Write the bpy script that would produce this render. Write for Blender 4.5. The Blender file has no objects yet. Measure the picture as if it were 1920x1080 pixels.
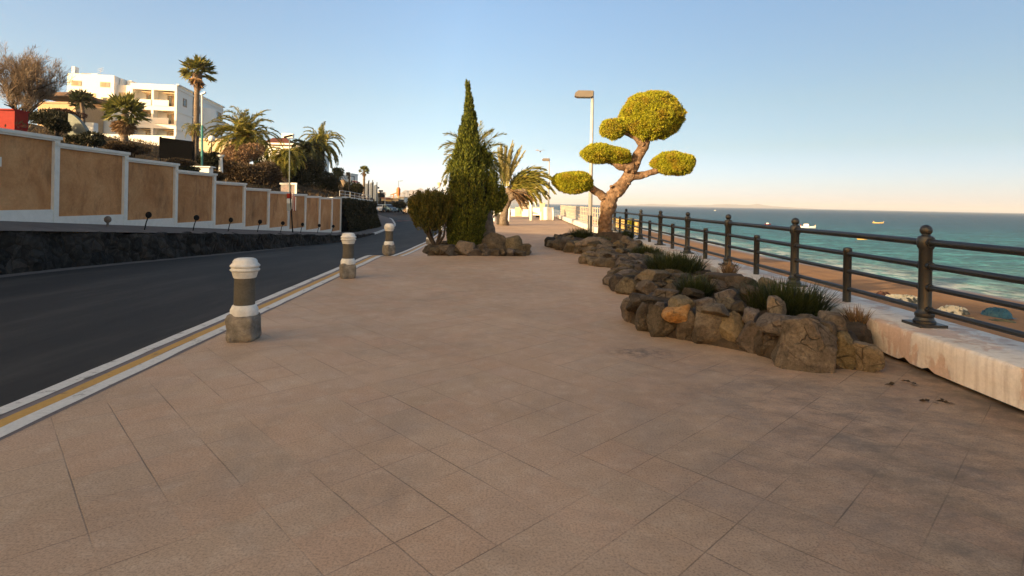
import bpy, math, random
import numpy as np
from mathutils import Vector, Matrix
R = math.radians
rng = np.random.default_rng(7)
random.seed(7)
sc = bpy.context.scene
COL = sc.collection

# ------------------------------------------------------------------ camera
FPX, PX, PY, CAMH = 1035.0, 960.0, 380.3, 1.5
YAW, ROLL = math.atan(18/1035), math.atan(0.0195)
fwd = np.array([-math.sin(YAW), math.cos(YAW), 0.0])
r0 = np.array([math.cos(YAW), math.sin(YAW), 0.0]); u0 = np.array([0, 0, 1.0])
rt = math.cos(ROLL)*r0 + math.sin(ROLL)*u0
up = -math.sin(ROLL)*r0 + math.cos(ROLL)*u0
cam = bpy.data.cameras.new('camera'); camo = bpy.data.objects.new('camera', cam); COL.objects.link(camo)
cam.sensor_width = 36; cam.lens = FPX/1920*36; cam.shift_y = -(540-PY)/1920
cam.clip_start = 0.05; cam.clip_end = 60000
M = Matrix(((rt[0], up[0], -fwd[0], 0), (rt[1], up[1], -fwd[1], 0), (rt[2], up[2], -fwd[2], CAMH), (0, 0, 0, 1)))
camo.matrix_world = M
sc.camera = camo

def ray(px, py):
    d = fwd + (px-PX)/FPX*rt + (PY-py)/FPX*up
    return d
def P(px, py, Y):
    d = ray(px, py); return np.array([0, 0, CAMH]) + d*(Y/d[1])
def G(px, py, z=0.0):
    d = ray(px, py); return np.array([0, 0, CAMH]) + d*((z-CAMH)/d[2])

# ------------------------------------------------------------------ numpy noise
def _h(i, j, k, s):
    n = (i*374761393 + j*668265263 + k*2147483647 + s*1274126177) & 0x7fffffff
    n = ((n ^ (n >> 13))*1274126177) & 0x7fffffff
    return ((n ^ (n >> 16)) & 0xffff)/65535.0
def vnoise(p, s=0):
    p = np.asarray(p, float); i = np.floor(p).astype(np.int64); f = p-i; f = f*f*(3-2*f)
    o = 0
    for a in (0, 1):
        for b in (0, 1):
            for c in (0, 1):
                w = (f[..., 0] if a else 1-f[..., 0])*(f[..., 1] if b else 1-f[..., 1])*(f[..., 2] if c else 1-f[..., 2])
                o = o + w*_h(i[..., 0]+a, i[..., 1]+b, i[..., 2]+c, s)
    return o*2-1
def fbm(p, s=0, o=3):
    p = np.asarray(p, float); t = 0; a = 1
    for k in range(o): t = t + a*vnoise(p*2**k, s+k); a *= .5
    return t

# ------------------------------------------------------------------ node helpers
class NT:
    def __init__(s, name):
        s.m = bpy.data.materials.new(name); s.m.use_nodes = True
        s.t = s.m.node_tree; s.t.nodes.clear()
        s.out = s.t.nodes.new('ShaderNodeOutputMaterial')
    def n(s, typ, ins=None, **at):
        nd = s.t.nodes.new('ShaderNode'+typ)
        for k, v in at.items(): setattr(nd, k, v)
        for k, v in (ins or {}).items():
            sk = nd.inputs[k]
            if isinstance(v, bpy.types.NodeSocket): s.t.links.new(v, sk)
            elif isinstance(v, (tuple, list)) and sk.type == 'RGBA' and len(v) == 3: sk.default_value = (*v, 1)
            else: sk.default_value = v
        return nd
    def math(s, op, a, b=0.0, c=None, clamp=False):
        d = {0: a, 1: b}
        if c is not None: d[2] = c
        return s.n('Math', d, operation=op, use_clamp=clamp).outputs[0]
    def mix(s, f, a, b, blend='MIX'):
        return s.n('Mix', {0: f, 6: a, 7: b}, data_type='RGBA', blend_type=blend).outputs[2]
    def ramp(s, f, stops, interp='LINEAR'):
        nd = s.n('ValToRGB', {0: f}); cr = nd.color_ramp; cr.interpolation = interp
        while len(cr.elements) < len(stops): cr.elements.new(.5)
        for e, (p, c) in zip(cr.elements, stops):
            e.position = p; e.color = (*c, 1) if isinstance(c, (tuple, list)) else (c, c, c, 1)
        return nd.outputs[0]
    def noise(s, vec, scale, detail=4, rough=.55, dist=0.0):
        return s.n('TexNoise', {'Vector': vec, 'Scale': scale, 'Detail': detail, 'Roughness': rough, 'Distortion': dist}).outputs[0]
    def obj(s): return s.n('TexCoord').outputs['Object']
    def scale(s, vec, v): return s.n('Mapping', {'Vector': vec, 'Scale': v}).outputs[0]
    def bump(s, h, st=.3, d=.02): return s.n('Bump', {'Height': h, 'Strength': st, 'Distance': d}).outputs[0]
    def pr(s, **k):
        mp = dict(col='Base Color', rough='Roughness', nor='Normal', metal='Metallic', ior='IOR', spec='Specular IOR Level')
        b = s.n('BsdfPrincipled', {mp[a]: v for a, v in k.items()})
        return b.outputs[0]
    def fin(s, sh): s.t.links.new(sh, s.out.inputs[0]); return s.m

def rough_mat(name, c1, c2, scale=4, rough=.8, bump=.3, bscale=30, bd=.01, rnd=0.0, c3=None, spec=.3, metal=0.0):
    t = NT(name); o = t.obj()
    f = t.noise(o, scale, 6, .6)
    st = [(.3, c1), (.7, c2)] if c3 is None else [(.28, c1), (.5, c2), (.72, c3)]
    c = t.ramp(f, st)
    if rnd:
        q = t.n('ObjectInfo').outputs['Random']
        c = t.n('HueSaturation', {'Color': c, 'Value': t.math('MULTIPLY_ADD', q, rnd*2, 1-rnd), 'Saturation': t.math('MULTIPLY_ADD', q, -rnd, 1+rnd/2)}).outputs[0]
    g = t.noise(o, scale*9, 3)
    c = t.mix(.35, c, t.ramp(g, [(.35, .45), (.65, 1.0)]), 'MULTIPLY')
    return t.fin(t.pr(col=c, rough=rough, nor=t.bump(t.noise(o, bscale, 5, .6), bump, bd), spec=spec, metal=metal))
def leaf_mat(name, cols, trans=.25, rough=.55, big=None):
    t = NT(name); q = t.n('NewGeometry').outputs['Random Per Island']
    k = len(cols)-1
    c = t.ramp(q, [(i/k, cc) for i, cc in enumerate(cols)])
    if big:
        f = t.noise(t.obj(), big[0], 3)
        c = t.mix(t.ramp(f, [(.48, 0.0), (.66, .85)]), c, big[1])
    b = t.pr(col=c, rough=rough, spec=.25)
    tr = t.n('BsdfTranslucent', {'Color': c}).outputs[0]
    return t.fin(t.n('MixShader', {0: trans, 1: b, 2: tr}).outputs[0])
def plain(name, c, rough=.5, metal=0.0, var=.12, bump=.05, spec=.5):
    t = NT(name); o = t.obj()
    c2 = tuple(x*(1-var*2) for x in c)
    col = t.ramp(t.noise(o, 6, 6, .65), [(.3, c2), (.62, c)])
    return t.fin(t.pr(col=col, rough=rough, metal=metal, nor=t.bump(t.noise(o, 60, 3), bump, .01), spec=spec))

# ------------------------------------------------------------------ mesh helpers
ORG = {}
class MB:
    def __init__(s): s.v = []; s.f = []; s.mi = []
    def add(s, vs, fs, mi=0):
        b = len(s.v); s.v += [tuple(map(float, v)) for v in vs]
        for f in fs: s.f.append(tuple(b+i for i in f)); s.mi.append(mi)
        return s
    def box(s, c, d, ax=0.0, mi=0, taper=1.0, ay=0.0):
        x, y, z = d[0]/2, d[1]/2, d[2]/2; vs = []
        for k, zz in ((1, -z), (taper, z)):
            for sx, sy in ((-1, -1), (1, -1), (1, 1), (-1, 1)): vs.append((sx*x*k, sy*y*k, zz))
        ca, sa = math.cos(ax), math.sin(ax); cb, sb = math.cos(ay), math.sin(ay)
        o = []
        for (a, b, e) in vs:
            a, e = a*cb+e*sb, -a*sb+e*cb
            o.append((c[0]+a*ca-b*sa, c[1]+a*sa+b*ca, c[2]+e))
        return s.add(o, [(0, 3, 2, 1), (4, 5, 6, 7), (0, 1, 5, 4), (1, 2, 6, 5), (2, 3, 7, 6), (3, 0, 4, 7)], mi)
    def tube(s, pts, rad, seg=8, mi=0, cap=True, rough=0.0, seed=0):
        pts = [np.array(p, float) for p in pts]; n = len(pts)
        if not hasattr(rad, '__len__'): rad = [rad]*n
        tg = [pts[min(i+1, n-1)]-pts[max(i-1, 0)] for i in range(n)]
        tg = [t/(np.linalg.norm(t)+1e-9) for t in tg]
        ref = np.array([0, 0, 1.0]) if abs(tg[0][2]) < .9 else np.array([1.0, 0, 0])
        a = np.cross(tg[0], ref); a /= np.linalg.norm(a)
        vs = []
        for i in range(n):
            a = a-tg[i]*a.dot(tg[i]); a /= np.linalg.norm(a)+1e-9; b = np.cross(tg[i], a)
            for k in range(seg):
                th = 2*math.pi*k/seg; q = rad[i]
                v = pts[i]+q*(math.cos(th)*a+math.sin(th)*b)
                if rough: v = pts[i]+(v-pts[i])*(1+rough*float(fbm(v*3.2, seed)+.6*vnoise(v*11, seed+5)))
                vs.append(v)
        fs = [(i*seg+k, i*seg+(k+1) % seg, (i+1)*seg+(k+1) % seg, (i+1)*seg+k) for i in range(n-1) for k in range(seg)]
        if cap: fs += [tuple(range(seg))[::-1], tuple((n-1)*seg+k for k in range(seg))]
        return s.add(vs, fs, mi)
    def lathe(s, prof, c=(0, 0, 0), seg=20, mi=0):
        vs = [(c[0]+r*math.cos(2*math.pi*k/seg), c[1]+r*math.sin(2*math.pi*k/seg), c[2]+z) for r, z in prof for k in range(seg)]
        n = len(prof)
        fs = [(i*seg+k, i*seg+(k+1) % seg, (i+1)*seg+(k+1) % seg, (i+1)*seg+k) for i in range(n-1) for k in range(seg)]
        fs += [tuple(range(seg))[::-1], tuple((n-1)*seg+k for k in range(seg))]
        return s.add(vs, fs, mi)
    def prism(s, poly, z0, z1, mi=0):
        n = len(poly); vs = [(x, y, z0) for x, y in poly]+[(x, y, z1) for x, y in poly]
        return s.add(vs, [tuple(range(n))[::-1], tuple(range(n, 2*n))]+[(i, (i+1) % n, n+(i+1) % n, n+i) for i in range(n)], mi)
    def extr(s, poly, O, U, V, W, mi=0):
        """polygon in the (U,V) plane from O, thickened along W"""
        O, U, V, W = map(lambda q: np.array(q, float), (O, U, V, W)); n = len(poly)
        vs = [O+a*U+b*V for a, b in poly]+[O+a*U+b*V+W for a, b in poly]
        return s.add(vs, [tuple(range(n))[::-1], tuple(range(n, 2*n))]+[(i, (i+1) % n, n+(i+1) % n, n+i) for i in range(n)], mi)
    def grid(s, X, mi=0):
        X = np.asarray(X); a, b, _ = X.shape
        return s.add(X.reshape(-1, 3), [(i*b+j, i*b+j+1, (i+1)*b+j+1, (i+1)*b+j) for i in range(a-1) for j in range(b-1)], mi)
def mesh_obj(name, v, f, mats, parent=None, loc=None, smooth=False, mi=None, sharp=None):
    v = np.asarray(v, float).reshape(-1, 3)
    me = bpy.data.meshes.new(name)
    org = np.zeros(3)
    if parent is not None: org = ORG[parent.name]
    elif loc is not None: org = np.array(loc, float)
    v = v-org
    if isinstance(f, np.ndarray):
        k = f.shape[1]; me.vertices.add(len(v)); me.vertices.foreach_set('co', v.ravel().astype(np.float32))
        me.loops.add(f.size); me.loops.foreach_set('vertex_index', f.ravel().astype(np.int32))
        me.polygons.add(len(f)); me.polygons.foreach_set('loop_start', np.arange(0, f.size, k, dtype=np.int32))
        me.polygons.foreach_set('loop_total', np.full(len(f), k, np.int32)); me.update(calc_edges=True)
    else:
        me.from_pydata([tuple(q) for q in v], [], f); me.update()
        bm_fix(me)
    for m in (mats if isinstance(mats, (list, tuple)) else [mats]): me.materials.append(m)
    if mi is not None: me.polygons.foreach_set('material_index', np.array(mi, np.int32))
    if smooth:
        me.polygons.foreach_set('use_smooth', np.ones(len(me.polygons), bool))
        if sharp: me.set_sharp_from_angle(angle=R(sharp))
    o = bpy.data.objects.new(name, me); COL.objects.link(o)
    if parent is not None: o.parent = parent
    else: o.location = org
    ORG[o.name] = org
    return o
def bm_fix(me):
    import bmesh
    bm = bmesh.new(); bm.from_mesh(me); bmesh.ops.recalc_face_normals(bm, faces=bm.faces); bm.to_mesh(me); bm.free()
def build(mb, name, mats, parent=None, loc=None, smooth=False, sharp=None):
    return mesh_obj(name, mb.v, mb.f, mats, parent, loc, smooth, mb.mi, sharp)
def tag(o, label=None, cat=None, group=None, kind=None):
    if label: o['label'] = label
    if cat: o['category'] = cat
    if group: o['group'] = group
    if kind: o['kind'] = kind
    return o
def thing(name, label, cat, loc, group=None):
    o = bpy.data.objects.new(name, None); COL.objects.link(o); o.location = tuple(map(float, loc)); o.empty_display_size = .2
    ORG[o.name] = np.array(loc, float); return tag(o, label, cat, group)
def copy_tree(o, parent=None):
    c = o.copy(); COL.objects.link(c)
    if parent is not None: c.parent = parent
    ORG[c.name] = ORG[o.name]
    for ch in list(o.children): copy_tree(ch, c)
    return c
def struct(o): o['kind'] = 'structure'; return o

def unit(v): v = np.asarray(v, float); return v/(np.linalg.norm(v, axis=-1, keepdims=True)+1e-9)
def leaves(Pt, D, L, W, g):
    """rhombic leaf faces"""
    n = len(Pt); D = unit(D); rnd = unit(g.normal(size=(n, 3))); S = unit(np.cross(D, rnd))
    L = np.broadcast_to(L, (n,))[:, None]; W = np.broadcast_to(W, (n,))[:, None]
    N = np.cross(D, S)
    v = np.stack([Pt, Pt+D*L*.45+S*W*.5+N*W*.12, Pt+D*L, Pt+D*L*.45-S*W*.5+N*W*.12], 1).reshape(-1, 3)
    return v
def quads(v): return np.arange(len(v), dtype=np.int64).reshape(-1, 4)
def ellip_pts(n, c, r, g, shell=.0):
    d = unit(g.normal(size=(n, 3))); q = (shell+(1-shell)*g.random(n)**(1/3))[:, None]
    return np.array(c)+d*q*np.array(r), d
def ico(sub):
    import bmesh
    bm = bmesh.new(); bmesh.ops.create_icosphere(bm, subdivisions=sub, radius=1)
    v = np.array([x.co[:] for x in bm.verts]); f = np.array([[q.index for q in x.verts] for x in bm.faces]); bm.free(); return v, f
ICO3, ICO4, ICO5 = ico(3), ico(4), ico(5)

# ------------------------------------------------------------------ world and light
SUN_AZ, SUN_EL = R(48), R(11.6)          # sun stands behind the viewer's left shoulder
s_dir = Vector((-math.sin(SUN_AZ)*math.cos(SUN_EL), -math.cos(SUN_AZ)*math.cos(SUN_EL), math.sin(SUN_EL)))
w = bpy.data.worlds.new('World'); sc.world = w; w.use_nodes = True
nt = w.node_tree; nt.nodes.clear()
sky = nt.nodes.new('ShaderNodeTexSky'); sky.sky_type = 'NISHITA'; sky.sun_disc = False
sky.sun_elevation = SUN_EL; sky.sun_rotation = math.atan2(s_dir.x, s_dir.y)
sky.altitude = 0; sky.air_density = 1.0; sky.dust_density = 0.4; sky.ozone_density = 1.0
def W(typ, ins=None, **at):
    nd = nt.nodes.new('ShaderNode'+typ)
    for k, v in at.items(): setattr(nd, k, v)
    for k, v in (ins or {}).items():
        if isinstance(v, bpy.types.NodeSocket): nt.links.new(v, nd.inputs[k])
        else: nd.inputs[k].default_value = v
    return nd
dirv = W('TexCoord').outputs['Generated']
zz = W('SeparateXYZ', {0: dirv}).outputs[2]
# height tint put into the sky colour: dims and whitens the horizon
ramp = W('ValToRGB', {0: zz}); cr = ramp.color_ramp
while len(cr.elements) < 6: cr.elements.new(.5)
for e, (p, c) in zip(cr.elements, ((0.0, (.80, .98, 2.05)), (.035, (.75, .90, 1.56)), (.10, (.74, .82, 1.03)), (.174, (.84, .89, .97)), (.33, (.94, 1.03, 1.14)), (1.0, (.82, .90, 1.0)))):
    e.position = p; e.color = (c[0]/4, c[1]/4, c[2]/4, 1)
sunw = W('VectorMath', {0: dirv, 1: (math.sin(SUN_AZ)*-1, -math.cos(SUN_AZ), 0)}, operation='DOT_PRODUCT').outputs['Value']
glow = W('MapRange', {0: sunw, 1: .08, 2: .85, 3: 0.0, 4: 1.0}).outputs[0]
c2 = W('Mix', {0: glow, 6: ramp.outputs[0], 7: (5.0/4, 2.9/4, 1.35/4, 1)}, data_type='RGBA').outputs[2]
c2 = W('VectorMath', {0: c2, 3: 4.0}, operation='SCALE').outputs[0]
c3 = W('VectorMath', {0: sky.outputs[0], 1: c2}, operation='MULTIPLY').outputs[0]
anti = W('MapRange', {0: sunw, 1: -1.0, 2: -.55, 3: .54, 4: 1.12}).outputs[0]
c3 = W('VectorMath', {0: c3, 3: anti}, operation='SCALE').outputs[0]
bg = W('Background', {0: c3, 1: 0.085})
wo = nt.nodes.new('ShaderNodeOutputWorld')
nt.links.new(bg.outputs[0], wo.inputs[0])
sun = bpy.data.lights.new('sun', 'SUN'); sun.energy = 5.0; sun.angle = R(.5); sun.color = (1.0, .74, .42)
so = bpy.data.objects.new('sun', sun); COL.objects.link(so); so.rotation_euler = s_dir.to_track_quat('Z', 'Y').to_euler()
so.location = (-60, -60, 40)
sc.cycles.volume_bounces = 2
sc.view_settings.view_transform = 'Standard'; sc.view_settings.look = 'None'; sc.view_settings.gamma = 1
sc.view_settings.exposure = 1.32

# ------------------------------------------------------------------ layout curves (X as a function of Y)
def sm(xs, ys):
    xs = np.array(xs, float); ys = np.array(ys, float)
    t = np.arange(xs[0], xs[-1]+.5, .5); y = np.interp(t, xs, ys)
    k = np.hanning(25); k /= k.sum(); yp = np.pad(y, 12, mode='reflect', reflect_type='odd'); y = np.convolve(yp, k, 'valid')
    return lambda q: np.interp(q, t, y)
Xw = sm([-60, 41, 51, 60, 72, 107, 150, 220], [-8.8, -13.45, -13.9, -15.5, -19.5, -32, -55, -95])
Xl = sm([-60, 0, 11.3, 33, 40, 55, 72, 107, 150, 220], [-9.5, -10.3, -10.7, -10.8, -10.9, -12.6, -17, -29.5, -52, -92])
Xk = sm([-60, 0, 20, 31, 36, 55, 78, 108, 150, 220], [-.43, -3.43, -4.43, -5.6, -5.9, -7.4, -12.6, -22, -44, -84])
road_z = sm([-60, 10, 33, 60, 107, 220], [-.12, -.14, -1.1, -1.1, -.75, -.6])
wallbase = sm([-60, -5, 41, 55, 70, 220], [2.03, 2.03, -.99, -.97, -.95, -.5])
panelbase = lambda y: .877-.0689*(y-14.2)
rettop = sm([-60, -5, 33, 40, 48, 220], [1.75, 1.75, -.66, -1.0, -.95, -.5])
def ss(x): x = np.clip(x, 0, 1); return x*x*(3-2*x)
def prom_z(x, y):
    e = road_z(y)+.13
    f = ss((Xk(y)+3.4-x)/3.0)
    return np.where(y < 14.5, 0.0, np.minimum(0, e)*f*ss((y-14.5)/3.0))
hill_b = sm([-60, 12, 22, 30, 41, 51, 62, 75, 107, 220], [2.9, 2.6, 2.0, 1.5, 1.25, 1.25, 1.2, .6, .1, -.4])
hill_k = sm([-60, 34, 62, 90, 130, 220], [.13, .14, .24, .2, .06, .03])
def hill_z(x, y):
    s = np.maximum(0, Xw(y)-x)
    g = hill_k(y)*s; g = np.where(g > 6, 6+(1-np.exp(-(g-6)/3.0))*3.0, g)
    z = hill_b(y)+g
    n = fbm(np.stack([x*.09, y*.09, 0*x], -1), 3)*.7+fbm(np.stack([x*.5, y*.5, 0*x], -1), 9)*.12
    z = z+n*ss(s/6)
    q = -(.107*x+.19*y+6.26)                       # unseen ridge behind the viewer's left shoulder, shaped to cast the promenade's shade
    z = z+(np.maximum(12.0-z, 0))*ss(q/1.2+.5)
    return z

# ------------------------------------------------------------------ materials of the setting
def mat_paving():
    t = NT('paving'); o = t.obj(); s = t.n('SeparateXYZ', {0: o}); x, y = s.outputs[0], s.outputs[1]
    k = .70711/.32
    wob = t.math('MULTIPLY', t.math('SUBTRACT', t.noise(o, 3, 2), .5), .02)
    u = t.math('ADD', t.math('MULTIPLY_ADD', t.math('SUBTRACT', x, y), k, .5), wob)
    v = t.math('ADD', t.math('MULTIPLY_ADD', t.math('ADD', x, y), k, -.05/.32), wob)
    fu, fv = t.math('FRACT', u), t.math('FRACT', v)
    du = t.math('MINIMUM', fu, t.math('SUBTRACT', 1.0, fu)); dv = t.math('MINIMUM', fv, t.math('SUBTRACT', 1.0, fv))
    def line(d, seed):
        m = t.n('MapRange', {0: d, 1: .014, 2: .004, 3: 0.0, 4: 1.0}).outputs[0]
        vis = t.ramp(t.noise(t.n('Mapping', {'Vector': o, 'Location': (seed, seed*2, 0)}).outputs[0], 1.1, 3, .6), [(.41, .05), (.64, .85)])
        return t.math('MULTIPLY', m, vis)
    ln = t.math('MAXIMUM', line(du, 3.0), line(dv, 11.0))
    wn = t.n('TexWhiteNoise', {'Vector': t.n('CombineXYZ', {0: t.math('FLOOR', u), 1: t.math('FLOOR', v)}).outputs[0]}, noise_dimensions='2D')
    sp = t.n('SeparateColor', {0: wn.outputs['Color']})
    base = t.ramp(t.noise(o, .55, 5, .6), [(.28, (.375, .250, .155)), (.5, (.48, .318, .198)), (.72, (.59, .405, .265))])
    base = t.mix(t.math('MULTIPLY', sp.outputs[0], .32), base, (.50, .28, .17))
    base = t.mix(t.math('MULTIPLY', sp.outputs[1], .24), base, (.39, .305, .22))
    base = t.mix(t.math('MULTIPLY', t.ramp(t.noise(o, 7, 6, .7), [(.5, 0.0), (.75, 1.0)]), .5), base, (.58, .43, .30))
    spk = t.ramp(t.noise(o, 90, 3, .7), [(.36, .52), (.5, .95), (.72, 1.18)])
    base = t.mix(.75, base, spk, 'MULTIPLY')
    # worn grey dirt, thicker towards the parapet
    near = t.n('MapRange', {0: x, 1: -.2, 2: 2.2, 3: 0.0, 4: 1.0}).outputs[0]
    nr = t.n('MapRange', {0: y, 1: 8.5, 2: 4.2, 3: 0.0, 4: 1.0}).outputs[0]
    d = t.math('MULTIPLY', t.math('MULTIPLY', near, nr), t.ramp(t.noise(t.scale(o, (1, 1.5, 1)), 2.6, 10, .78), [(.34, .12), (.62, 1.0)]))
    base = t.mix(t.math('MULTIPLY', d, .72), base, (.088, .074, .061))
    d2 = t.ramp(t.noise(o, 1.1, 9, .78, .8), [(.50, 0.0), (.70, 1.0)])
    base = t.mix(t.math('MULTIPLY', d2, .34), base, (.16, .13, .105))
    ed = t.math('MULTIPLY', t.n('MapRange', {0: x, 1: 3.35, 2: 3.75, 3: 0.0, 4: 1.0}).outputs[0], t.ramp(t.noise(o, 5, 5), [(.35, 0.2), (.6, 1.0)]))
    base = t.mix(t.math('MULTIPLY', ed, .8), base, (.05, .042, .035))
    # one dark spill by the rocks
    sv = t.n('VectorMath', {0: o, 1: (1.25, 5.65, 0)}, operation='SUBTRACT').outputs[0]
    sd = t.n('VectorMath', {0: t.scale(sv, (1.0, 1.9, 0))}, operation='LENGTH').outputs['Value']
    sp2 = t.math('MULTIPLY', t.n('MapRange', {0: sd, 1: .5, 2: .12, 3: 0.0, 4: 1.0}).outputs[0], t.ramp(t.noise(o, 9, 6, .7), [(.42, 0.0), (.6, 1.0)]))
    base = t.mix(t.math('MULTIPLY', sp2, .7), base, (.06, .05, .04))
    col = t.mix(t.math('MULTIPLY', ln, .8), base, (.07, .05, .038))
    h = t.math('SUBTRACT', t.math('MULTIPLY', t.noise(o, 60, 4, .7), .25), ln)
    return t.fin(t.pr(col=col, rough=t.ramp(t.noise(o, 4, 4), [(.3, .62), (.7, .85)]), nor=t.bump(h, .5, .007), spec=.3))
def mat_road():
    t = NT('asphalt'); o = t.obj()
    c = t.ramp(t.noise(t.scale(o, (1, .16, 1)), 1.1, 7, .7), [(.3, (.013, .011, .009)), (.52, (.025, .021, .017)), (.70, (.050, .043, .035))])
    c = t.mix(.6, c, t.ramp(t.noise(o, 160, 2), [(.35, .6), (.65, 1.25)]), 'MULTIPLY')
    c = t.mix(t.ramp(t.noise(o, .5, 7, .7, 1.0), [(.58, 0.0), (.7, .55)]), c, (.02, .019, .018))
    return t.fin(t.pr(col=c, rough=.8, nor=t.bump(t.noise(o, 120, 3), .5, .008), spec=.3))
def mat_paint(name, c, dirt):
    t = NT(name); o = t.obj()
    f = t.ramp(t.noise(o, 5, 8, .75), [(.36, 0.0), (.44, 1.0)])
    col = t.mix(f, dirt, c)
    col = t.mix(.4, col, t.ramp(t.noise(o, 25, 5, .7), [(.3, .55), (.6, 1.0)]), 'MULTIPLY')
    return t.fin(t.pr(col=col, rough=.7, nor=t.bump(t.noise(o, 40, 4), .3, .006)))
def mat_parapet():
    t = NT('peeling_white_paint'); o = t.obj(); s = t.n('SeparateXYZ', {0: o})
    c = t.ramp(t.noise(t.scale(o, (1, 1, .7)), 2.5, 5, .6), [(.3, (.60, .54, .47)), (.6, (.72, .67, .60))])
    near = t.n('MapRange', {0: s.outputs[1], 1: 9.0, 2: 5.5, 3: .12, 4: 1.0}).outputs[0]
    pk = t.ramp(t.noise(t.scale(o, (1, 1, .55)), 2.3, 7, .66, .25), [(.51, 0.0), (.55, 1.0)])
    c = t.mix(t.math('MULTIPLY', t.math('MULTIPLY', pk, near), .65), c, (.47, .30, .22))
    dk = t.ramp(t.noise(o, 2.1, 6, .7), [(.62, 0.0), (.70, 1.0)])
    c = t.mix(t.math('MULTIPLY', dk, .35), c, (.22, .18, .14))
    dr = t.ramp(t.noise(t.scale(o, (3, 9, .5)), 2, 5, .6), [(.5, 0.0), (.7, .5)])
    c = t.mix(dr, c, (.38, .30, .24))
    c = t.mix(.3, c, t.ramp(t.noise(o, 30, 5, .7), [(.3, .5), (.6, 1.0)]), 'MULTIPLY')
    h = t.math('ADD', t.noise(o, 6, 6, .65), t.math('MULTIPLY', pk, -.25))
    return t.fin(t.pr(col=c, rough=.8, nor=t.bump(h, .55, .03)))
def mat_brown():
    t = NT('ochre_render'); o = t.obj()
    c = t.ramp(t.noise(o, 1.1, 8, .68, .6), [(.28, (.36, .165, .068)), (.48, (.48, .238, .102)), (.72, (.60, .335, .16))])
    c = t.mix(t.ramp(t.noise(t.scale(o, (1, 1, .35)), 1.7, 6, .7), [(.53, 0.0), (.72, .75)]), c, (.17, .09, .045))
    c = t.n('HueSaturation', {'Color': c, 'Value': t.math('MULTIPLY_ADD', t.n('ObjectInfo').outputs['Random'], .24, .90), 'Saturation': 1.02}).outputs[0]
    c = t.mix(.4, c, t.ramp(t.noise(o, 14, 6, .7), [(.3, .6), (.65, 1.1)]), 'MULTIPLY')
    return t.fin(t.pr(col=c, rough=.9, nor=t.bump(t.noise(o, 18, 6, .65), .5, .02), spec=.2))
def mat_lava():
    t = NT('dark_lava_stone'); o = t.obj()
    v = t.n('TexVoronoi', {'Vector': t.n('VectorMath', {0: o, 1: t.n('VectorMath', {0: t.n('TexNoise', {'Vector': o, 'Scale': 2.0}).outputs['Color'], 1: (.35, .35, .35)}, operation='MULTIPLY').outputs[0]}, operation='ADD').outputs[0], 'Scale': 2.6}, feature='F1')
    e = t.n('TexVoronoi', {'Vector': o, 'Scale': 3.2}, feature='DISTANCE_TO_EDGE').outputs['Distance']
    c = t.ramp(t.n('SeparateColor', {0: v.outputs['Color']}).outputs[0], [(0, (.014, .013, .012)), (.5, (.032, .028, .024)), (1, (.06, .05, .042))])
    c = t.mix(t.ramp(t.noise(o, 6, 7, .7), [(.5, 0.0), (.75, .8)]), c, (.085, .074, .058))
    c = t.mix(t.ramp(e, [(.0, .7), (.04, 0.0)]), c, (.014, .012, .010))
    h = t.math('ADD', t.ramp(e, [(0, 0.0), (.25, 1.0)]), t.math('MULTIPLY', t.noise(o, 9, 6, .7), .9))
    return t.fin(t.pr(col=c, rough=.9, nor=t.bump(h, .9, .09), spec=.2))
def mat_sand():
    t = NT('sand'); o = t.obj(); s = t.n('SeparateXYZ', {0: o})
    c = t.ramp(t.noise(o, .35, 6, .6), [(.3, (.235, .115, .042)), (.7, (.33, .17, .066))])
    c = t.mix(.5, c, t.ramp(t.noise(o, 3.5, 5, .7), [(.3, .7), (.7, 1.15)]), 'MULTIPLY')
    wet = t.n('MapRange', {0: s.outputs[2], 1: -4.30, 2: -4.46, 3: 0.0, 4: 1.0}).outputs[0]
    c = t.mix(wet, c, (.16, .105, .06))
    return t.fin(t.pr(col=c, rough=t.math('MULTIPLY_ADD', wet, -.55, .92), nor=t.bump(t.noise(o, 3, 6, .65), .6, .12), spec=.3))
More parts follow.
